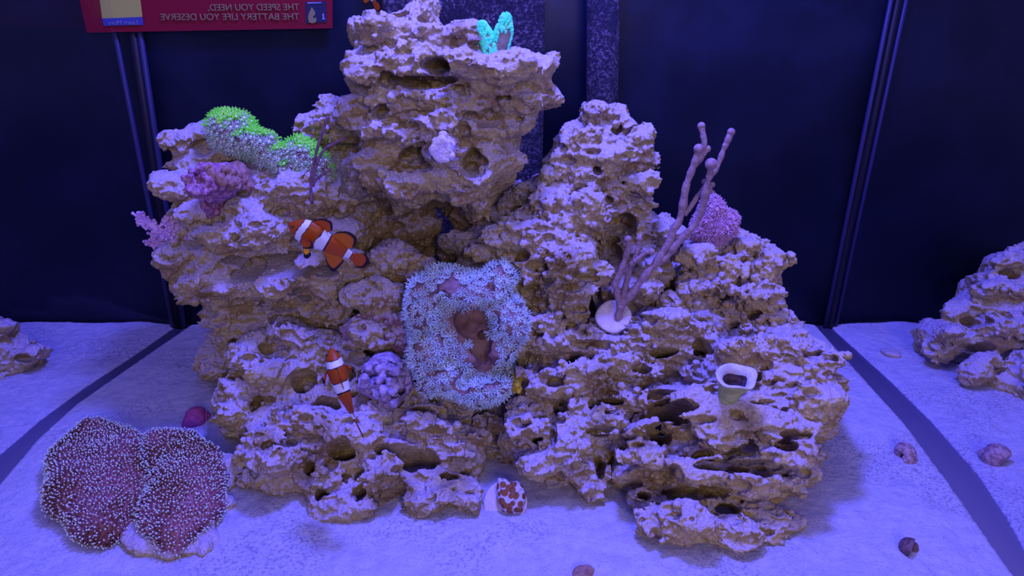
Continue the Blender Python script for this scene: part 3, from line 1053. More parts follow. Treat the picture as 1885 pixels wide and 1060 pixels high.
# ------------------------------------------------------------------ advert reflected in the back pane, modelled as a panel
M['sign_red'] = Mat('dull red print', (0.20, 0.004, 0.022), 0.6, 0.2).m
M['sign_text'] = Mat('grey print', (0.24, 0.21, 0.10), 0.6, 0.2).m
M['sign_yellow'] = Mat('yellow print', (0.42, 0.42, 0.10), 0.6, 0.2).m
M['sign_navy'] = Mat('navy print', (0.02, 0.022, 0.07), 0.6, 0.2).m
M['sign_blue'] = Mat('blue print', (0.05, 0.06, 0.30), 0.6, 0.2).m
M['sign_faint'] = Mat('faint blue print', (0.20, 0.22, 0.45), 0.6, 0.2).m
SY = 0.9955


def plate(name, pts, y, mat, th=0.0006):
    P = [at(x, yy, y) for x, yy in pts]
    n = len(P)
    V = [tuple(p) for p in P] + [tuple(p + (0, th, 0)) for p in P]
    m_ = MB()
    m_.add(V, [(i, n + i, n + (i + 1) % n, (i + 1) % n) for i in range(n)], [])
    me = bpy.data.meshes.new(name)
    me.from_pydata([tuple(map(float, v)) for v in V], [], [list(range(n)), list(range(2 * n - 1, n - 1, -1))] + [[i, n + i, n + (i + 1) % n, (i + 1) % n] for i in range(n)])
    return obj(name, me, mat)


sg = plate('sign', [(120, -120), (160, 60), (612, 52), (612, -120)], SY, M['sign_red'], 0.002)  # stands in for a reflection in the back pane
o_s = at(380, 20, SY)
rebase(sg, o_s)
tag(sg, 'red advertising sign with mirror-reversed lettering on the back pane, upper left', 'sign')


def sign_part(o):
    o.parent = sg
    o.matrix_parent_inverse = Matrix.Translation(-sg.location)
    return o


sign_part(plate('code_card', [(181, -20), (188, 34), (262, 31), (256, -20)], SY - .0012, M['sign_yellow']))
sign_part(plate('caption_strip', [(188, 34), (191, 48), (264, 46), (262, 31)], SY - .0014, M['sign_blue']))
sign_part(plate('logo_panel', [(562, 4), (563, 43), (601, 41), (600, 2)], SY - .0012, M['sign_navy']))
flame = [(574, 13), (571, 19), (568, 26), (567, 34), (569, 41), (575, 43), (581, 41), (583, 36), (581, 32), (577, 34), (576, 31), (580, 27), (580, 22), (577, 18)]
fl_ = sign_part(plate('flame_logo', flame, SY - .0020, M['sign_text']))
sign_part(plate('logo_mark', [(593, 25), (594, 33), (592, 36), (599, 36), (597, 33), (596, 25)], SY - .0020, M['sign_faint']))
sign_part(plate('logo_bar', [(566, 4), (566, 7), (592, 6), (592, 4)], SY - .0020, M['sign_faint']))


def lettering(txt, xr, xl, y, hpx, mat, name='lettering'):
    """mirror-reversed words whose first letter stands at the right, xr"""
    cu = bpy.data.curves.new(name, 'FONT')
    cu.body = txt
    cu.size = 1
    cu.extrude = 0.0
    o = bpy.data.objects.new(name, cu)
    root_col.objects.link(o)
    cu.materials.append(mat)
    bpy.context.view_layer.update()
    w_ = o.dimensions.x
    a, c = at(xr, y, SY - .0024), at(xl, y + 1.0, SY - .0024)
    hh = abs(at(xr, y, SY)[2] - at(xr, y - hpx, SY)[2])
    sx = abs(a[0] - c[0]) / w_
    cu.extrude = 0.0004
    bpy.context.view_layer.update()
    dg = bpy.context.evaluated_depsgraph_get()
    me = bpy.data.meshes.new_from_object(o.evaluated_get(dg))
    bpy.data.objects.remove(o)
    me.materials.clear()
    o = obj(name, me, mat)
    cap = 0.70
    ang = math.atan2(c[2] - a[2], a[0] - c[0])
    Mx = Matrix.Translation(Vector(a)) @ Matrix.Rotation(ang, 4, 'Y') @ Matrix(((-sx, 0, 0, 0), (0, 0, -1, 0), (0, hh / cap, 0, 0), (0, 0, 0, 1)))
    o.matrix_world = Mx
    o.parent = sg
    o.matrix_parent_inverse = Matrix.Translation(-sg.location)
    return o


lettering('THE SPEED YOU NEED,', 552, 384, 18.5, 12, M['sign_text'])
lettering('THE BATTERY LIFE YOU DESERVE', 552, 297, 36, 12, M['sign_text'])
lettering('Learn More', 255, 201, 45, 8, M['sign_faint'])

# ------------------------------------------------------------------ corals
def pick(oname, n, seed, cond, mind):
    V, N = SURF[oname]
    rng = np.random.RandomState(seed)
    d = V - CAMP
    dep = d @ np.array([0, CP, -SP])
    sx = 942.5 + F * d[:, 0] / dep
    sy = 530 - F * (d @ np.array([0, SP, CP])) / dep
    face = -(N * d).sum(1) / np.linalg.norm(d, axis=1)
    ok = np.flatnonzero(cond(sx, sy, N, face))
    rng.shuffle(ok)
    grid = {}
    out = []
    for i in ok:
        k_ = tuple((V[i] / mind).astype(int))
        hit_ = False
        for a_ in (-1, 0, 1):
            for b2 in (-1, 0, 1):
                for c_ in (-1, 0, 1):
                    q = grid.get((k_[0] + a_, k_[1] + b2, k_[2] + c_))
                    if q is not None:
                        for j in q:
                            if ((V[j] - V[i]) ** 2).sum() < mind * mind:
                                hit_ = True
                                break
                    if hit_:
                        break
                if hit_:
                    break
            if hit_:
                break
        if hit_:
            continue
        grid.setdefault(k_, []).append(i)
        out.append(i)
        if len(out) >= n:
            break
    out = np.array(out)
    return V[out], N[out]


def smoothN(N, blend=(0, -.35, .5), f=0.5):
    M_ = N * (1 - f) + np.array(blend) * f
    return M_ / np.linalg.norm(M_, axis=1)[:, None]


def star(nt=8, L=1.0, lift=0.6, r=0.10, curl=0.3, seed=0, barbs=False, stalk=0.0, seg=4, k=5):
    rng = np.random.RandomState(seed)
    m_ = MB()
    if stalk:
        m_.tube([(0, 0, -stalk * .4), (0, 0, stalk)], [r * 1.8, r * 1.6], 6)
    for i in range(nt):
        a_ = 2 * math.pi * i / nt + rng.uniform(-.15, .15)
        dx, dy = math.cos(a_), math.sin(a_)
        pts = []
        for s_ in np.linspace(0, 1, seg):
            rr = 0.08 + s_ * L * (1 - curl * s_ * .5)
            pts.append((dx * rr, dy * rr, stalk + lift * (s_ ** .8) + rng.uniform(-.03, .03)))
        m_.tube(pts, np.linspace(r, r * .5, seg), k)
        if barbs:
            for s_ in (1, 2):
                p = np.array(pts[s_])
                for sg_ in (-1, 1):
                    e_ = p + np.array([-dy * sg_ * .26 + dx * .12, dx * sg_ * .26 + dy * .12, .06])
                    m_.tube([p, e_], [r * .5, r * .3], 3, cap=False)
    m_.ball((0, 0, stalk), r * 2.0, 6, 4)
    return m_


def fleshy(name, a, b_, sc=90, rough=0.6, bump=0.001, emit=None, es=0.0, bsc=400):
    m = Mat(name, rough=rough, spec=0.3, emit=emit, emit_s=es)
    m.color(m.mix(m.noise(sc, 3, 0.6, 0.38, 0.62), a, b_))
    m.bump(m.noise(bsc, 3, 0.6, 0.2, 0.8), bump, 0.8)
    return m.m


# green star polyps
M['gsp_mat'] = fleshy('purple star polyp mat', (0.22, 0.06, 0.20), (0.34, 0.18, 0.34))
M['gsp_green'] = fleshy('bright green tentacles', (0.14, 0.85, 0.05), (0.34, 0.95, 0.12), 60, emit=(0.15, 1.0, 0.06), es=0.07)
M['gsp_pale'] = fleshy('pale mint tentacles', (0.36, 0.62, 0.44), (0.66, 0.74, 0.78), 130)
M['gsp_centre'] = Mat('white polyp mouths', (0.82, 0.85, 0.85), 0.6).m
gmat = build_rock('polyp_mat', [(404, 240), (426, 230), (448, 230), (468, 246), (486, 262), (508, 276), (530, 272), (552, 262), (576, 272), (596, 292), (608, 312), (600, 335), (582, 352), (562, 346), (536, 328), (510, 306), (484, 296), (456, 278), (425, 256)],
    0.800, 0.765, T=0.012, R=0.012, seed=61, lumps=6, pits=0, nods=0, amp=.35, mat='gsp_mat', fine=.3)
gr = thing('star_polyp_coral', gmat.location, 'bright green carpet of star polyps along the top of the left rock', 'coral')
P_, N_ = pick(gmat.name, 1000, 5, lambda x, y, N, f: ((f > -.2) | (N[:, 2] > .1)), 0.0040)
raw = N_
N_ = smoothN(N_, (0, -.25, .8), .5)
P_ = P_ + N_ * .002
rr_ = np.random.RandomState(4)
topness = raw[:, 2] - raw[:, 1] * -.55 + perlin(P_ * 60, 3) * .9
isg = topness > .18
sz = 0.0050 * rr_.uniform(.75, 1.25, len(P_))
g1 = star(8, 1.0, .95, .15, .1, 1, seg=3, k=4)
go = obj('green_tentacles', scatter_mesh('green_tentacles', g1.arrays(), P_[isg], N_[isg], sz[isg], 3), M['gsp_green'])
g2 = obj('pale_tentacles', scatter_mesh('pale_tentacles', g1.arrays(), P_[~isg], N_[~isg], sz[~isg] * .9, 4), M['gsp_pale'])
mb_ = MB()
mb_.ball((0, 0, .35), (.30, .30, .2), 6, 4)
gc_ = obj('polyp_mouths', scatter_mesh('polyp_mouths', mb_.arrays(), P_, N_, sz, 3), M['gsp_centre'])
child(g2, gr)
g2['kind'] = 'stuff'
for o in (gmat, go, gc_):
    o.location = o.location
    child(o, gr)
for o in (gmat, go, gc_):
    for kk in ('label', 'category', 'group'):
        if kk in o:
            del o[kk]
go['kind'] = 'stuff'
gc_['kind'] = 'stuff'


def as_part(o, root, name=None):
    for kk in ('label', 'category', 'group'):
        if kk in o:
            del o[kk]
    child(o, root)
    if name:
        o.name = name
    return o


# the big pale polyp coral
M['leather'] = fleshy('pinkish brown coral tissue', (0.17, 0.09, 0.10), (0.28, 0.17, 0.19), 40, bump=0.0006)
M['polyp_white'] = fleshy('pale blue-white tentacles', (0.54, 0.74, 0.98), (0.72, 0.88, 1.0), 70)
bod = build_rock('coral_tissue', [(757, 522), (776, 505), (802, 496), (832, 494), (862, 502), (886, 508), (905, 486), (928, 480), (943, 502), (940, 540), (955, 560), (962, 600), (948, 634), (930, 648), (940, 690), (934, 718), (906, 736), (870, 741), (834, 730), (806, 700), (776, 690), (756, 660), (755, 600), (758, 560)],
    0.70, 0.665, T=0.030, R=0.026,
    bumps=[(780, 560, 24, 40, .008), (790, 650, 30, 40, .010), (880, 715, 50, 22, .012), (940, 600, 28, 30, .010), (860, 535, 50, 16, .006), (915, 640, 26, 26, .008)],
    caves=[(868, 592, 38, 34, .010), (884, 640, 26, 34, .012), (905, 530, 7, 18, .006)],
    seed=71, lumps=4, pits=0, nods=0, amp=.45, mat='leather', fine=.25)
LC = thing('leather_coral', bod.location, 'large cup-shaped pinkish coral covered in pale blue star polyps, centre of the reef', 'coral')
lc_loc = bod.location.copy()
as_part(bod, LC)


def lc_cond(x, y, N, f):
    c1 = ((x - 868) / 40) ** 2 + ((y - 596) / 38) ** 2 > 1
    c2 = ((x - 890) / 30) ** 2 + ((y - 650) / 40) ** 2 > 1
    c3 = ((x - 832) / 17) ** 2 + ((y - 528) / 14) ** 2 > 1
    c4 = ((x - 905) / 9) ** 2 + ((y - 532) / 20) ** 2 > 1
    return c1 & c2 & c3 & c4 & (f > -.25)


P_, N_ = pick('coral_tissue', 620, 9, lc_cond, 0.0068)
N_ = smoothN(N_, (0, -.4, .5), .35)
d_ = np.linalg.norm(P_ - CAMP, axis=1)
temps = [star(8, 1.0, .75 + .2 * q, .080, .30, 10 + q, barbs=True, seg=4, k=4) for q in range(4)]
tm = [mesh_from('polyp', *t_.arrays()) for t_ in temps]
for t_ in tm:
    t_.materials.append(M['polyp_white'])
R_ = frames(N_, 11)
rr_ = np.random.RandomState(8)
vis = ((-(N_ * (P_ - CAMP)).sum(1) / d_) > .05)
order = np.argsort(~vis, kind='stable')
for q, i in enumerate(order[:100]):
    o = bpy.data.objects.new('polyp', tm[q % 4])
    root_col.objects.link(o)
    s_ = 0.0064 * rr_.uniform(.8, 1.15)
    mw = Matrix([[*(R_[i][r_] * s_), P_[i][r_]] for r_ in range(3)] + [[0, 0, 0, 1]])
    o.parent = LC
    o.matrix_parent_inverse = Matrix.Translation(-LC.location)
    o.matrix_basis = mw
rest = order[100:]
o = obj('polyp_fringe', scatter_mesh('polyp_fringe', temps[0].arrays(), P_[rest], N_[rest], 0.0064 * rr_.uniform(.8, 1.15, len(rest)), 12), M['polyp_white'])
child(o, LC)
o['kind'] = 'stuff'


def lumpy(name, poly, Yt, Yb, T, mat, seed, label, cat='coral', nods=300, lumps=14, lr=(.003, .006), amp=.3, root_name=None, pits_n=0, **kw):
    o = build_rock(name, poly, Yt, Yb, T=T, R=T, seed=seed, lumps=lumps, pits=pits_n, nods=nods, amp=amp, mat=mat, label=label, cat=cat, lump_r=lr, h=.0012, fine=.6, **kw)
    return o


M['plum'] = fleshy('dark plum polyps', (0.26, 0.09, 0.22), (0.48, 0.26, 0.42), 160, bump=0.0012)
M['plum_brown'] = fleshy('brown plum tissue', (0.26, 0.13, 0.11), (0.40, 0.23, 0.22), 160, bump=0.0012)
ms = thing('mushroom_leather_coral', (0, 0, 0), 'dark plum toadstool-shaped coral on the upper left of the left rock', 'coral')
cap = lumpy('cap', [(367, 335), (375, 312), (398, 299), (422, 300), (440, 315), (443, 342), (428, 362), (404, 372), (380, 366), (368, 352)], 0.745, 0.735, .020, 'plum', 62, '')
stk = lumpy('stalk', [(386, 350), (415, 352), (412, 395), (402, 402), (388, 396)], 0.75, 0.745, .011, 'plum', 63, '', nods=30, lumps=2)
lob = lumpy('lobe', [(418, 302), (440, 298), (458, 316), (473, 345), (464, 358), (446, 352), (430, 335)], 0.757, 0.748, .013, 'plum_brown', 64, '', nods=160)
ms.location = stk.location
for o in (cap, stk, lob):
    as_part(o, ms)

M['lav'] = fleshy('lavender encrusting coral', (0.30, 0.22, 0.46), (0.50, 0.42, 0.78), 150, bump=0.0012)
lumpy('encrusting_coral', [(664, 700), (668, 675), (690, 655), (720, 650), (750, 665), (762, 692), (758, 720), (742, 735), (722, 760), (708, 748), (690, 735), (668, 722)], 0.685, 0.660, .022, 'lav', 65,
      'knobbly lavender-blue coral lump right of the head-up clownfish', nods=240, lumps=30, lr=(.002, .006), pits_n=60)
M['pale_cone'] = fleshy('pale violet coral skeleton', (0.50, 0.42, 0.74), (0.70, 0.64, 0.90), 150, bump=0.0012)
lumpy('coral_frag', [(822, 236), (832, 240), (843, 262), (850, 288), (838, 296), (812, 292), (800, 280), (806, 258), (814, 242)], 0.700, 0.695, .014, 'pale_cone', 66,
      'small pale violet cone-shaped coral on the front of the top rock', nods=200, lumps=14, lr=(.002, .004))

# teal branching coral
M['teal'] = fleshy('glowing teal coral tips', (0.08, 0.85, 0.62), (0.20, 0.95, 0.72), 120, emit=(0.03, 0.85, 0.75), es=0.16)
M['teal_brown'] = fleshy('olive brown coral stem', (0.22, 0.19, 0.15), (0.30, 0.27, 0.22), 120)
TY = 0.765
tl = thing('branching_coral', at(908, 95, TY), 'glowing teal two-lobed coral standing on top of the reef', 'coral')
px1 = 0.00058
for pth, rad in (([(906, 98), (902, 84), (894, 66), (888, 48)], [13, 12, 11, 5]), ([(917, 98), (922, 78), (928, 56), (931, 34)], [13, 14, 13, 6])):
    pts = catmull([at(x, y, TY) for x, y in pth], 6)
    rad_ = np.interp(np.linspace(0, 1, len(pts)), np.linspace(0, 1, 4), rad) * px1
    m_ = MB()
    m_.tube(pts, rad_, 18)
    m_.ball(pts[-1], rad_[-1] * 1.0, 12, 8)
    br = obj('branch', m_.mesh('branch'), M['teal_brown'])
    child(br, tl)
    # corallites
    PP, NN = [], []
    rng = np.random.RandomState(int(pth[0][0]))
    for q in range(330):
        t_ = rng.rand() * (len(pts) - 1)
        i = int(t_)
        f_ = t_ - i
        p = pts[i] * (1 - f_) + pts[min(i + 1, len(pts) - 1)] * f_
        tt = pts[min(i + 1, len(pts) - 1)] - pts[max(i - 1, 0)]
        tt /= np.linalg.norm(tt)
        a_ = np.cross(tt, [0, 1, 0])
        a_ /= np.linalg.norm(a_)
        b2 = np.cross(tt, a_)
        ph = rng.rand() * 6.283
        nrm = math.cos(ph) * a_ + math.sin(ph) * b2
        front_low = nrm[1] < -.35 and t_ < 11 and nrm[0] > -.35 and pth[0][0] > 910
        if front_low:
            continue
        PP.append(p + nrm * np.interp(t_, range(len(pts)), rad_) * .9)
        NN.append(nrm + tt * .7)
    for q in range(50):
        v_ = rng.normal(size=3)
        v_[2] = abs(v_[2])
        v_ /= np.linalg.norm(v_)
        PP.append(pts[-1] + v_ * rad_[-1] * .9)
        NN.append(v_)
    c_ = MB()
    c_.tube([(0, 0, -.3), (0, 0, .6), (0, 0, 1.0)], [.42, .36, .26], 6)
    co = obj('corallites', scatter_mesh('corallites', c_.arrays(), np.array(PP), np.array(NN), 0.0034, 5), M['teal'])
    child(co, tl)
    co['kind'] = 'stuff'

# purple branching coral on the left edge
M['lilac'] = fleshy('lilac branching coral', (0.55, 0.34, 0.80), (0.76, 0.52, 0.92), 150)
M['pink'] = fleshy('pink fluffy polyps', (0.60, 0.34, 0.58), (0.74, 0.46, 0.72), 120)
LY = 0.765
pc = thing('branching_coral', at(342, 436, LY), 'lilac twiggy coral sticking out from the left edge of the left rock', 'coral')
rng = np.random.RandomState(17)
for pth in ([(350, 436), (325, 434), (296, 424), (272, 410), (256, 402)], [(345, 440), (318, 440), (295, 440), (276, 446)], [(340, 432), (322, 424), (312, 412), (310, 404)], [(352, 432), (340, 424), (330, 412), (334, 406)], [(330, 436), (305, 432), (285, 430)]):
    pts = catmull([at(x, y, LY + rng.uniform(-.012, .012)) for x, y in pth], 5)
    m_ = MB()
    m_.tube(pts, np.linspace(.0052, .0028, len(pts)), 8)
    for q in range(110):
        i = rng.randint(1, len(pts))
        d1 = rng.normal(size=3)
        d1 /= np.linalg.norm(d1)
        e1 = pts[i] + d1 * rng.uniform(.004, .0085)
        m_.tube([pts[i], (pts[i] + e1) / 2 + rng.normal(size=3) * .0006, e1], [.0019, .0016, .0013], 5)
        m_.ball(e1, .0019, 6, 5)
    child(obj('branch', m_.mesh('branch'), M['lilac']), pc)

# fluffy pink coral at the right
pb = lumpy('coral_tissue', [(1292, 372), (1310, 362), (1332, 388), (1358, 404), (1348, 428), (1322, 444), (1318, 462), (1300, 462), (1294, 448), (1274, 430), (1282, 402)], 0.825, 0.80, .018, 'pink', 67, '', nods=60, lumps=10)
pk = thing('soft_coral', pb.location, 'fluffy pink soft coral behind the tall knobbed gorgonian', 'coral')
nm = pb.name
P_, N_ = pick(nm, 380, 5, lambda x, y, N, f: (f > -.2) & (y < 446), 0.0036)
N_ = smoothN(N_, (0, -.2, .4), .3)
st_ = star(8, 1.0, .9, .13, .2, 5, seg=3, k=4)
o = obj('polyps', scatter_mesh('polyps', st_.arrays(), P_, N_, 0.0052, 6), M['pink'])
child(o, pk)
o['kind'] = 'stuff'
as_part(pb, pk)

# ------------------------------------------------------------------ gorgonians
M['gorg'] = fleshy('dusty mauve gorgonian skin', (0.25, 0.165, 0.22), (0.34, 0.235, 0.31), 200, bump=0.0006)
M['plug'] = fleshy('pale lavender plug', (0.58, 0.50, 0.66), (0.70, 0.62, 0.78), 60)
M['whip'] = fleshy('dark purple sea whip', (0.16, 0.08, 0.16), (0.26, 0.14, 0.24), 200, bump=0.0006)
GY = 0.675
gp, gn = surface_point(['live_rock.012', 'live_rock.005'], 1132, 600, at(1132, 600, .69))
GY = float(gp[1]) - .004
gg = thing('gorgonian', at(1138, 598, GY), 'tall mauve gorgonian with knobbed tips growing from a round white plug', 'coral')
pxm = (GY * CP + (H - .15) * SP) / F


def branch(path, r0, r1, knob=0, root=None, mat=None, Y0=None, dY=0.0, name='branch', wob=0.12):
    Y0 = Y0 or GY
    n = len(path)
    P = [at(x, y, Y0 + dY * i / (n - 1)) for i, (x, y) in enumerate(path)]
    pts = catmull(P, 6)
    rng = np.random.RandomState(int(path[-1][0] * 7 + path[-1][1]))
    rad = np.linspace(r0, r1, len(pts)) * pxm * (1 + wob * np.convolve(rng.normal(size=len(pts)), np.ones(3) / 3, 'same') * 1.5)
    m_ = MB()
    m_.tube(pts, rad, 12)
    if knob:
        m_.ball(pts[-1], knob * pxm, 16, 10)
    o = obj(name, m_.mesh(name), mat or M['gorg'])
    child(o, root or gg)
    return o


GB = [([(1138, 600), (1139, 582), (1142, 560)], 7.5, 7, 0, 0),
      ([(1142, 566), (1135, 537), (1133, 521), (1143, 500), (1150, 479), (1156, 458), (1156, 440)], 6.5, 5.0, 6.6, -.004),
      ([(1141, 562), (1147, 546), (1154, 516), (1160, 492), (1169, 477), (1175, 457), (1177, 440)], 6, 4.6, 6.4, .008),
      ([(1160, 492), (1161, 485)], 4, 4, 5.2, -.003),
      ([(1166, 482), (1177, 474), (1189, 465), (1199, 463)], 4.2, 4.2, 6.4, 0),
      ([(1142, 570), (1146, 562), (1167, 535), (1188, 506), (1209, 482), (1222, 462), (1235, 440), (1239, 424), (1250, 407), (1257, 379), (1263, 343), (1273, 315), (1281, 294), (1286, 274)], 7.5, 6.4, 8.6, .0),
      ([(1278, 304), (1286, 297), (1295, 284), (1302, 274)], 5.5, 4.2, 6.2, .004),
      ([(1284, 300), (1296, 268), (1294, 248), (1291, 232)], 4.5, 5.0, 6.8, .008),
      ([(1205, 488), (1228, 472), (1243, 452), (1265, 430), (1285, 404), (1295, 374), (1301, 343), (1306, 323), (1309, 302)], 6.4, 5.4, 10.2, -.012),
      ([(1306, 326), (1314, 316), (1324, 297), (1332, 275), (1338, 262), (1346, 243)], 5.4, 4.8, 6.8, .006),
      ([(1259, 395), (1268, 385), (1283, 363), (1297, 345), (1297, 335)], 5.2, 4.2, 5.4, .006),
      ([(1301, 352), (1311, 340)], 4, 4, 5.2, .004),
      ([(1298, 364), (1307, 352)], 4, 4, 5.4, .004),
      ([(1244, 440), (1258, 431), (1272, 420)], 4.8, 3.6, 3.6, -.006),
      ([(1234, 436), (1237, 420), (1246, 408), (1254, 398)], 4.6, 3.4, 0, .006)]
for pth, a_, c_, kn, dY in GB:
    branch(pth, a_, c_, kn, dY=dY)
pr = [(0.0, -.004), (.010, -.0042), (.018, -.002), (.0195, .001), (.0185, .0028), (.0150, .0022), (.006, .0002), (0, .0)]
m_ = lathe(pr, 36, 0.05, 4)
po = obj('plug', m_.mesh('plug'), M['plug'])
po.parent = gg
dn = Vector((-.15, -.62, .77)).normalized()
po.rotation_euler = dn.to_track_quat('Z', 'Y').to_euler()
pcn = at(1129, 583, GY + .002)
po.location = Vector(pcn) - gg.location

wy = 0.735
sp_, _n = surface_point(['live_rock.001'], 574, 372, at(574, 372, wy))
wy = float(sp_[1])
wh = thing('sea_whip', at(574, 372, wy), 'thin dark purple branching sea whip on the left rock in front of the green polyps', 'coral')
for pth in ([(574, 374), (572, 333), (578, 298), (587, 263), (596, 237), (603, 216)], [(574, 336), (584, 298), (598, 274), (617, 263), (634, 254)], [(576, 342), (580, 333), (594, 321), (608, 312)]):
    branch(pth, 2.9, 2.2, 2.6, root=wh, mat=M['whip'], Y0=wy, dY=-.004)
sp_, _n = surface_point(['live_rock.001'], 532, 388, at(532, 388, wy))
w2 = thing('sea_whip', at(532, 390, float(sp_[1]) - .001), 'short curled brown stem on the left rock above the side-on clownfish', 'coral')
branch([(532, 391), (529, 374), (531, 363), (538, 354)], 2.2, 1.8, 0, root=w2, mat=M['plum_brown'], Y0=float(sp_[1]) - .001)

# ------------------------------------------------------------------ carpet mushrooms at the lower left
M['mush'] = fleshy('maroon brown coral disc', (0.22, 0.085, 0.07), (0.34, 0.15, 0.20), 18, bump=0.0004)
M['mush_t'] = fleshy('maroon tentacles', (0.22, 0.09, 0.08), (0.42, 0.19, 0.30), 18)
M['mush_tip'] = Mat('pale tentacle tips', (0.62, 0.80, 0.76), 0.6).m
build_rock('rubble_rock', [(200, 930), (222, 1000), (247, 1022), (278, 1020), (309, 1031), (345, 1022), (359, 1016), (371, 1024), (390, 1010), (394, 979), (402, 925), (427, 897), (452, 880), (453, 862), (428, 848), (390, 840), (300, 840), (220, 880)],
    0.664, 0.507, T=0.009, R=0.009, seed=81, lumps=10, pits=10, nods=60, amp=.35, mat='rock', label='flat rubble rock under the pair of brown mushroom corals')


def mushroom(poly, Yt, Yb, seed, label, T, dome):
    o = build_rock('disc', poly, Yt, Yb, T=T, R=.030, seed=seed, lumps=0, pits=0, nods=0, amp=.38, mat='mush', fine=.1, bumps=dome)
    r_ = thing('mushroom_coral', o.location, label, 'coral')
    nm_ = o.name
    P, N = pick(nm_, 2000, seed, lambda x, y, Nn, f: (f > -.15) | (Nn[:, 2] > .1), 0.0027)
    N = smoothN(N, (0, -.15, .4), .25)
    rg = np.random.RandomState(seed)
    tt = MB()
    tt.tube([(0, 0, -.1), (.05, 0, .6), (.12, 0, 1.0)], [.20, .16, .13], 5)
    s_ = 0.0044 * rg.uniform(.75, 1.2, len(P))
    t1 = obj('tentacles', scatter_mesh('tentacles', tt.arrays(), P, N, s_, seed), M['mush_t'])
    tp = MB()
    tp.ball((.13, 0, 1.02), .19, 6, 4)
    t2 = obj('tentacle_tips', scatter_mesh('tentacle_tips', tp.arrays(), P, N, s_, seed), M['mush_tip'])
    for q in (t1, t2):
        child(q, r_)
        q['kind'] = 'stuff'
    as_part(o, r_)


mushroom([(91, 848), (107, 833), (132, 811), (153, 795), (191, 786), (222, 794), (253, 808), (265, 820), (269, 855), (275, 892), (262, 932), (247, 954), (222, 979), (194, 994), (163, 993), (135, 977), (112, 952), (92, 935), (90, 917), (97, 898), (92, 870)],
    0.700, 0.525, 82, 'left and larger of the two brown mushroom corals with white-dotted tentacles', .022, [])
mushroom([(262, 822), (284, 813), (325, 809), (359, 815), (390, 834), (411, 855), (415, 876), (408, 907), (398, 932), (380, 960), (358, 986), (331, 1004), (303, 1007), (280, 993), (261, 974), (258, 948), (272, 917), (275, 886), (266, 855)],
    0.675, 0.508, 83, 'right of the two brown mushroom corals with white-dotted tentacles', .022, [])

# ------------------------------------------------------------------ frags on plugs
def disc_on(name, cpt, nrm, r, th, mat, root, cup=0.0):
    m_ = lathe([(0, -th), (r * .55, -th), (r * .92, -th * .9), (r, -th * .4), (r, 0), (r * .95, th * .35), (r * .86, th * .1), (0, -cup)], 40)
    o = obj(name, m_.mesh(name), mat)
    o.parent = root
    o.rotation_euler = Vector(nrm).normalized().to_track_quat('Z', 'Y').to_euler()
    o.location = Vector([float(c) for c in cpt]) - root.location
    return o


sc_y = 0.592
fr = thing('coral_frag', on_floor(930, 955), 'brown-spotted coral frag on a round white plug on the sand', 'coral')
disc_on('plug', at(930, 924, 0.583), (-.12, -.55, .82), .0222, .0040, M['plug'], fr)
ms_ = Mat('brown polyps in a pale net', rough=0.6)
v_ = ms_.voro(150, .50, .58)
ms_.color(ms_.mix(v_, (0.20, 0.075, 0.035), (0.46, 0.44, 0.70)))
ms_.bump(ms_.voro(135, .2, .5), .0015, .8)
M['spotted'] = ms_.m
tis = build_rock('coral_tissue', [(916, 879), (930, 880), (940, 886), (952, 884), (963, 894), (968, 908), (966, 928), (960, 942), (944, 946), (926, 942), (917, 930), (914, 900)], 0.592, 0.570, T=.0065, R=.006, seed=91, lumps=0, pits=0, nods=0, amp=.08, h=.001, mat='spotted', fine=.15)
as_part(tis, fr)

M['cup_in'] = fleshy('pale lilac cup rim', (0.56, 0.56, 0.74), (0.68, 0.66, 0.86), 90)
M['cup_out'] = fleshy('yellow-green cup wall', (0.36, 0.42, 0.11), (0.52, 0.56, 0.20), 90)
M['cup_dark'] = fleshy('dark cup throat', (0.05, 0.03, 0.07), (0.12, 0.07, 0.12), 200)
cpt, _n = surface_point(['live_rock.013', 'live_rock.012'], 1342, 720, at(1342, 720, .62))
cy = float(cpt[1]) - .008
cc = thing('cup_coral', at(1340, 722, cy), 'small yellow-green cup-shaped coral with a dark hollow on the lower right rock', 'coral')
ax_ = Vector((.05, -.36, .93)).normalized()
q_ = ax_.to_track_quat('Z', 'Y').to_euler()
org_ = Vector(at(1344, 722, cy)) - cc.location
for nm_, prf, mt, wv in (('cup_wall', [(.010, -.012), (.0135, .0), (.0145, .009), (.0185, .020), (.0222, .0275)], 'cup_out', .04),
                         ('cup_rim', [(.0222, .0275), (.0215, .0290), (.0185, .0278), (.0145, .0245), (.0130, .020)], 'cup_in', .04),
                         ('cup_throat', [(.0130, .020), (.0105, .010), (.004, .006), (0, .006)], 'cup_dark', .03)):
    V_, Q2 = [], []
    kk = 48
    for i, (r_, z_) in enumerate(prf):
        for j in range(kk):
            a_ = 2 * math.pi * j / kk
            wavy = (1 + wv * math.sin(5 * a_ + .6) * (1 if z_ > .019 else max(0, z_ / .02)))
            V_.append((r_ * wavy * math.cos(a_), r_ * wavy * math.sin(a_) * .82, z_ + (.0022 * math.sin(3 * a_ + 1) if z_ > .019 else 0)))
    for i in range(len(prf) - 1):
        for j in range(kk):
            Q2.append((i * kk + j, i * kk + (j + 1) % kk, (i + 1) * kk + (j + 1) % kk, (i + 1) * kk + j))
    m_ = MB()
    m_.add(V_, Q2)
    o = obj(nm_, m_.mesh(nm_), M[mt])
    o.parent = cc
    o.rotation_euler = q_
    o.scale = (.86, .86, .86)
    o.location = org_

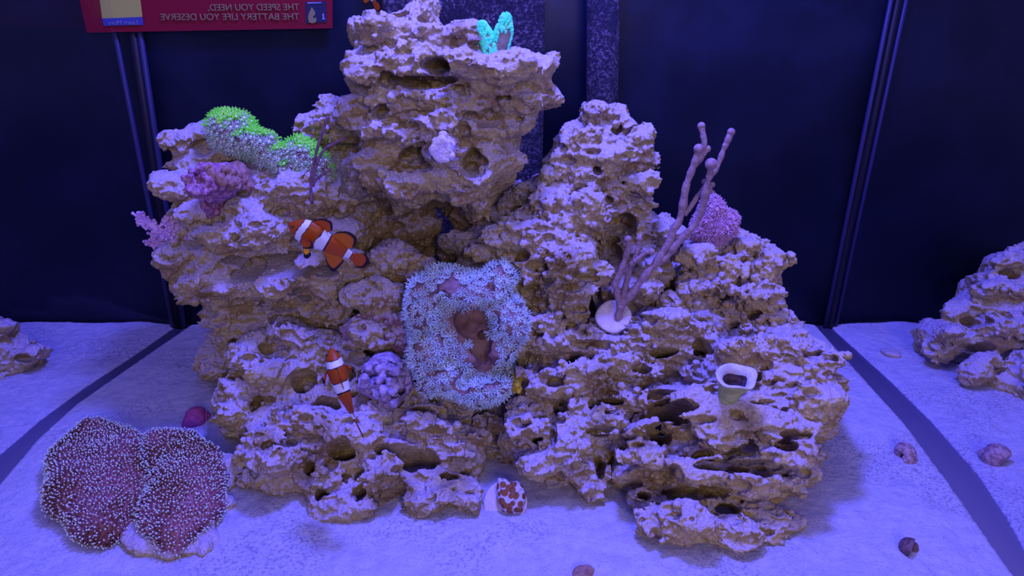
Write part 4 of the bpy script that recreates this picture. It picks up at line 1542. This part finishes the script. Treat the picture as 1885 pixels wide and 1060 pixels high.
# ------------------------------------------------------------------ shells and pebbles on the sand
def shell_mesh(name, L=0.024, W=0.012, turns=4.2, open_=.55):
    """a spiral snail shell lying along x: spire at +x"""
    m_ = MB()
    n, k = 90, 12
    V = []
    for i in range(n):
        t = i / (n - 1)
        a_ = t * turns * 2 * math.pi
        g_ = (math.exp(2.6 * t) - 1) / (math.exp(2.6) - 1) * .96 + .04
        R_ = W * .50 * g_
        tube = W * .56 * g_
        x = L * .52 * (1 - g_ * 1.25)
        c = np.array([x, R_ * math.cos(a_), R_ * math.sin(a_)])
        e1 = np.array([0, math.cos(a_), math.sin(a_)])
        e2 = np.array([1.0, 0, 0])
        for j in range(k):
            b2 = 2 * math.pi * j / k
            V.append(c + tube * (math.cos(b2) * e1 + 1.45 * math.sin(b2) * e2))
    Q = [(i * k + j, i * k + (j + 1) % k, (i + 1) * k + (j + 1) % k, (i + 1) * k + j) for i in range(n - 1) for j in range(k)]
    m_.add(V, Q)
    e = V[-k:]
    cen_ = np.mean(e, 0)
    m_.add(list(e) + [cen_ + (V[-k] - V[-k]) - np.array([0, 0, 0])], None, [(j, (j + 1) % k, k) for j in range(k)])
    return m_.mesh(name)


M['shell_mag'] = fleshy('magenta shell', (0.30, 0.05, 0.26), (0.42, 0.08, 0.34), 200)
M['shell_mauve'] = fleshy('mauve shell', (0.24, 0.13, 0.19), (0.46, 0.33, 0.44), 220)
M['shell_dark'] = fleshy('dark brown shell', (0.10, 0.05, 0.08), (0.20, 0.11, 0.15), 260)


def shell(x, y, wpx, label, mat, ang, aspect=.62, lift=.4, name='snail_shell'):
    p = on_floor(x, y)
    m_per = np.linalg.norm(p - CAMP) / F
    L = wpx * m_per
    o = obj(name, shell_mesh(name, L, L * aspect), M[mat])
    o.rotation_euler = (random.Random(x).uniform(0, 3), 0, ang)
    o.location = (p[0], p[1], L * aspect * lift)
    tag(o, label, 'shell' if name == 'snail_shell' else 'snail')
    return o


shell(364, 778, 44, 'magenta shell on the sand at the left foot of the reef', 'shell_mag', .35, .52, .45)
shell(1661, 842, 40, 'mauve shell on the sand right of the reef, inside the glass', 'shell_mauve', 1.0, .50, .45)
shell(1824, 850, 40, 'mauve shell on the sand beyond the right side glass', 'shell_mauve', 2.5, .52, .45)  # the shell's reflection in the pane, added as a second shell
M['crab'] = fleshy('dark hermit crab legs', (0.14, 0.09, 0.13), (0.24, 0.16, 0.22), 260)
hp = on_floor(1672, 1022)
hc = thing('hermit_crab', hp, 'small dark hermit crab on the sand at the lower right', 'hermit crab')
o = obj('shell', shell_mesh('shell', .0125, .0118, 3.2), M['shell_dark'])
o.parent = hc
o.rotation_euler = (.5, -.5, .9)
o.location = (.0015, .002, .0062)
for q in range(5):
    m_ = MB()
    a_ = math.pi * (1.05 + q * .14)
    e_ = np.array([math.cos(a_) * .010, math.sin(a_) * .007, 0.0004])
    k1 = np.array([math.cos(a_) * .006, math.sin(a_) * .004, .0040])
    m_.tube([(-.001, 0, .0025), k1, e_], [.0009, .0008, .0003], 6)
    o = obj('leg', m_.mesh('leg'), M['crab'])
    o.parent = hc


def pebble(x, y, wpx, label, mat, seed, flat=.6):
    p = on_floor(x, y)
    r = wpx / 2 * np.linalg.norm(p - CAMP) / F
    m_ = MB()
    m_.ball((0, 0, 0), (r, r * .75, r * flat), 20, 14)
    me = m_.mesh('pebble')
    co_ = np.empty(len(me.vertices) * 3, np.float32)
    me.vertices.foreach_get('co', co_)
    co_ = co_.reshape(-1, 3)
    co_ *= (1 + .45 * perlin(co_ / r * 1.1, seed)[:, None])
    me.vertices.foreach_set('co', co_.ravel())
    o = obj('pebble', me, mat)
    o.location = (p[0], p[1], r * flat * .75)
    o.rotation_euler = (0, 0, seed)
    tag(o, label, 'pebble')


pebble(1707, 985, 13, 'tiny dark pebble right of the hermit crab', M['shell_dark'], 3)
pebble(1763, 1009, 8, 'tiniest grey pebble near the right floor strip', M['shell_mauve'], 5)
pebble(1072, 1068, 44, 'brown pebble at the bottom edge in front of the reef', M['plum_brown'], 7)
pebble(355, 708, 10, 'small dark pebble on the sand behind the magenta shell', M['shell_dark'], 9)
pebble(1640, 655, 34, 'pale crumbled lump on the sand near the rock beyond the right glass', M['rock'], 12, .35)  # part of the right-glass reflection, added as a solid lump
pebble(66, 668, 34, 'small pale rubble beside the rock beyond the left glass', M['rock'], 14, .7)  # part of the left-glass reflection, added as solid rubble

# ------------------------------------------------------------------ clownfish
def fish_mat():
    m = bpy.data.materials.new('clownfish skin')
    m.use_nodes = True
    b_ = m.node_tree.nodes['Principled BSDF']
    a_ = m.node_tree.nodes.new('ShaderNodeAttribute')
    a_.attribute_name = 'skin'
    m.node_tree.links.new(a_.outputs['Color'], b_.inputs['Base Color'])
    b_.inputs['Roughness'].default_value = .45
    b_.inputs['Specular IOR Level'].default_value = .3
    return m


M['fish'] = fish_mat()
M['eye'] = Mat('black eye', (.01, .008, .01), .15, .6).m
OR = np.array([0.42, 0.072, 0.002])
YO = np.array([0.50, 0.13, 0.002])
BK = np.array([0.012, 0.006, 0.012])
WH = np.array([0.72, 0.74, 0.95])


def paint(me, cols):
    at_ = me.color_attributes.new('skin', 'FLOAT_COLOR', 'POINT')
    c = np.ones((len(me.vertices), 4), np.float32)
    c[:, :3] = cols
    at_.data.foreach_set('color', c.ravel())


def fish(head, tail, up, bend, label, hgt=.40):
    """local: s along body 0 head..1 tail fin root; z up; y side"""
    head, tail, up = map(lambda v: np.asarray(v, float), (head, tail, up))
    ax = tail - head
    L = np.linalg.norm(ax)
    ax /= L
    up = up - ax * (up @ ax)
    up /= np.linalg.norm(up)
    sd = np.cross(ax, up)
    LB = L * .86

    def W(s, y, z):
        c = bend * math.sin(s * 2.6) * L
        return head + ax * s * LB + up * z * L + sd * (y * L + c)
    S = np.linspace(0, 1, 90)
    kS = [0, .03, .08, .16, .28, .40, .55, .70, .84, .93, 1.0]
    kH = [.004, .045, .085, .135, .168, .170, .120, .110, .080, .050, .056]
    kW = [.004, .035, .062, .088, .100, .098, .080, .055, .030, .018, .010]
    kC = [-.01, -.008, -.004, 0, .004, .004, .002, 0, 0, 0, 0]
    Hh = np.interp(S, kS, kH) * hgt / .40
    Ww = np.interp(S, kS, kW)
    Cc = np.interp(S, kS, kC)
    k = 40
    V, C = [], []

    def colour(s, zz):
        """zz -1..1 height on body"""
        def band(c0, wd, blk):
            d = abs(s - c0)
            if d < wd:
                return WH
            if d < wd + blk:
                return BK
            return None
        r = band(.185 + .03 * abs(zz) - .035 * (1 - abs(zz)) * 0, .042, .014)
        if r is not None:
            return r
        bul = .035 * math.exp(-(zz / .45) ** 2)
        c0, w0 = .515 - bul * .5, .058 + bul * .5
        r = band(c0, w0, .016)
        if r is not None:
            return r
        r = band(.90, .035, .016)
        if r is not None:
            return r
        return OR * (1 - .25 * max(0, zz)) + (YO - OR) * max(0, -zz) * .5
    for s, h_, w_, c_ in zip(S, Hh, Ww, Cc):
        for j in range(k):
            a_ = 2 * math.pi * j / k
            y, z = math.cos(a_), math.sin(a_)
            z2 = math.copysign(abs(z) ** .9, z)
            V.append(W(s, y * w_, c_ + z2 * h_))
            C.append(colour(s, z))
    Q = [(i * k + j, i * k + (j + 1) % k, (i + 1) * k + (j + 1) % k, (i + 1) * k + j) for i in range(len(S) - 1) for j in range(k)]
    m_ = MB()
    m_.add(V, Q, None)
    n0 = len(V)
    me = mesh_from('body', np.array(V + [W(0, 0, kC[0]), W(1, 0, 0)]), np.array(Q), np.array([(n0, (j + 1) % k, j) for j in range(k)] + [(n0 + 1, (len(S) - 1) * k + j, (len(S) - 1) * k + (j + 1) % k) for j in range(k)]))
    paint(me, np.array(C + [OR, OR]))
    root = thing('clownfish', head + ax * L * .5, label, 'fish', 'clownfish in the tank')
    child(obj('body', me, M['fish']), root)

    def fin(name, base, tip, splay=0.0, rim=.16, col=OR, rows=14, th=.004, y0=0.0, rays=.02):
        """base, tip: lists of (s, z) in body units, same length"""
        n = len(base)
        nn = 26
        tb = np.linspace(0, 1, n)
        tt_ = np.linspace(0, 1, nn)
        B_ = np.array([[np.interp(t, tb, [q[i] for q in base]) for i in (0, 1)] for t in tt_])
        tc = catmull([np.array(base[0]) * .35 + np.array(tip[0]) * .65] + [np.array(q) for q in tip] + [np.array(base[-1]) * .35 + np.array(tip[-1]) * .65], 10)
        T_ = np.array([[np.interp(t, np.linspace(0, 1, len(tc)), tc[:, i]) for i in (0, 1)] for t in tt_])
        V, C = [], []
        for sgn in (-1, 1):
            for r in range(rows):
                f_ = r / (rows - 1)
                for i in range(nn):
                    s_, z_ = B_[i] * (1 - f_) + T_[i] * f_
                    th_ = th * (1 - .75 * f_) * sgn + rays * .05 * math.sin(i * 2.2) * f_
                    V.append(W(s_, y0 + splay * f_ + th_, z_))
                    e_ = min(1 - f_, 1.0)
                    edge = f_ > 1 - rim or (f_ > .3 and (i == 0 or i == nn - 1))
                    C.append(BK if edge else col)
        V = np.array(V)
        m1 = rows * nn
        Q = []
        for r in range(rows - 1):
            for i in range(nn - 1):
                a_ = r * nn + i
                Q.append((a_, a_ + 1, a_ + nn + 1, a_ + nn))
                Q.append((m1 + a_, m1 + a_ + nn, m1 + a_ + nn + 1, m1 + a_ + 1))
        rim_i = [i for i in range(nn)] + [r * nn + nn - 1 for r in range(1, rows)] + [(rows - 1) * nn + i for i in range(nn - 2, -1, -1)] + [r * nn for r in range(rows - 2, 0, -1)]
        for a_, b2 in zip(rim_i, rim_i[1:] + rim_i[:1]):
            Q.append((a_, m1 + a_, m1 + b2, b2))
        me = mesh_from(name, V, np.array(Q))
        paint(me, np.array(C))
        child(obj(name, me, M['fish']), root)
    g = hgt / .40
    fin('dorsal_fin', [(.24, .13 * g), (.34, .14 * g), (.42, .13 * g), (.49, .10 * g)], [(.28, .20 * g), (.36, .27 * g), (.48, .29 * g), (.55, .20 * g)])
    fin('dorsal_fin', [(.56, .09 * g), (.66, .09 * g), (.74, .07 * g), (.84, .05 * g)], [(.62, .20 * g), (.74, .28 * g), (.88, .26 * g), (.92, .14 * g)], col=YO)
    fin('anal_fin', [(.58, -.09 * g), (.66, -.09 * g), (.74, -.07 * g), (.82, -.05 * g)], [(.66, -.20 * g), (.76, -.30 * g), (.86, -.32 * g), (.90, -.14 * g)], col=YO)
    fin('pelvic_fin', [(.26, -.13 * g), (.29, -.14 * g), (.32, -.14 * g), (.35, -.14 * g)], [(.36, -.24 * g), (.40, -.31 * g), (.45, -.31 * g), (.47, -.24 * g)], col=np.array([.9, .42, .003]), splay=.03, rim=.3)
    fin('tail_fin', [(.965, .048 * g), (.975, .02), (.975, -.02), (.965, -.048 * g)], [(1.10, .115 * g), (1.19, .06 * g), (1.19, -.06 * g), (1.10, -.115 * g)], rays=.06)
    for sgn in (-1, 1):
        fin('pectoral_fin', [(.25, .0), (.255, -.025), (.26, -.05), (.265, -.07)], [(.36, .045), (.42, .01), (.42, -.05), (.35, -.10)], splay=.075 * sgn, y0=.092 * sgn, rim=.22)
        m_ = MB()
        m_.ball(W(.075, .056 * sgn, .022), L * .017, 12, 8)
        child(obj('eye', m_.mesh('eye'), M['eye']), root)
    return root


fish(at(531, 410, .665), at(672, 484, .672), (.0, -.25, 1), .0, 'orange and white clownfish seen side-on in front of the left rock', .42)
fish(at(608, 640, .575), at(667, 800, .545), at(620, 700, .3) - at(620, 700, .6) + np.array([0, 0, .1]), .03, 'orange and white clownfish seen from above over the lower left rock', .36)
fish(at(640, -70, .70), at(698, 18, .69), (.3, -.4, 1), .0, 'clownfish of which only the tail tip shows at the top edge', .30)

M['sponge'] = fleshy('yellow sponge', (0.42, 0.30, 0.02), (0.62, 0.46, 0.04), 160, bump=0.0012)
lumpy('sponge', [(942, 700), (942, 690), (950, 686), (957, 692), (956, 704), (948, 707)], 0.664, 0.662, .004, 'sponge', 68, 'tiny yellow sponge at the right edge of the pale cup-shaped coral', nods=20, lumps=2, cat='sponge')
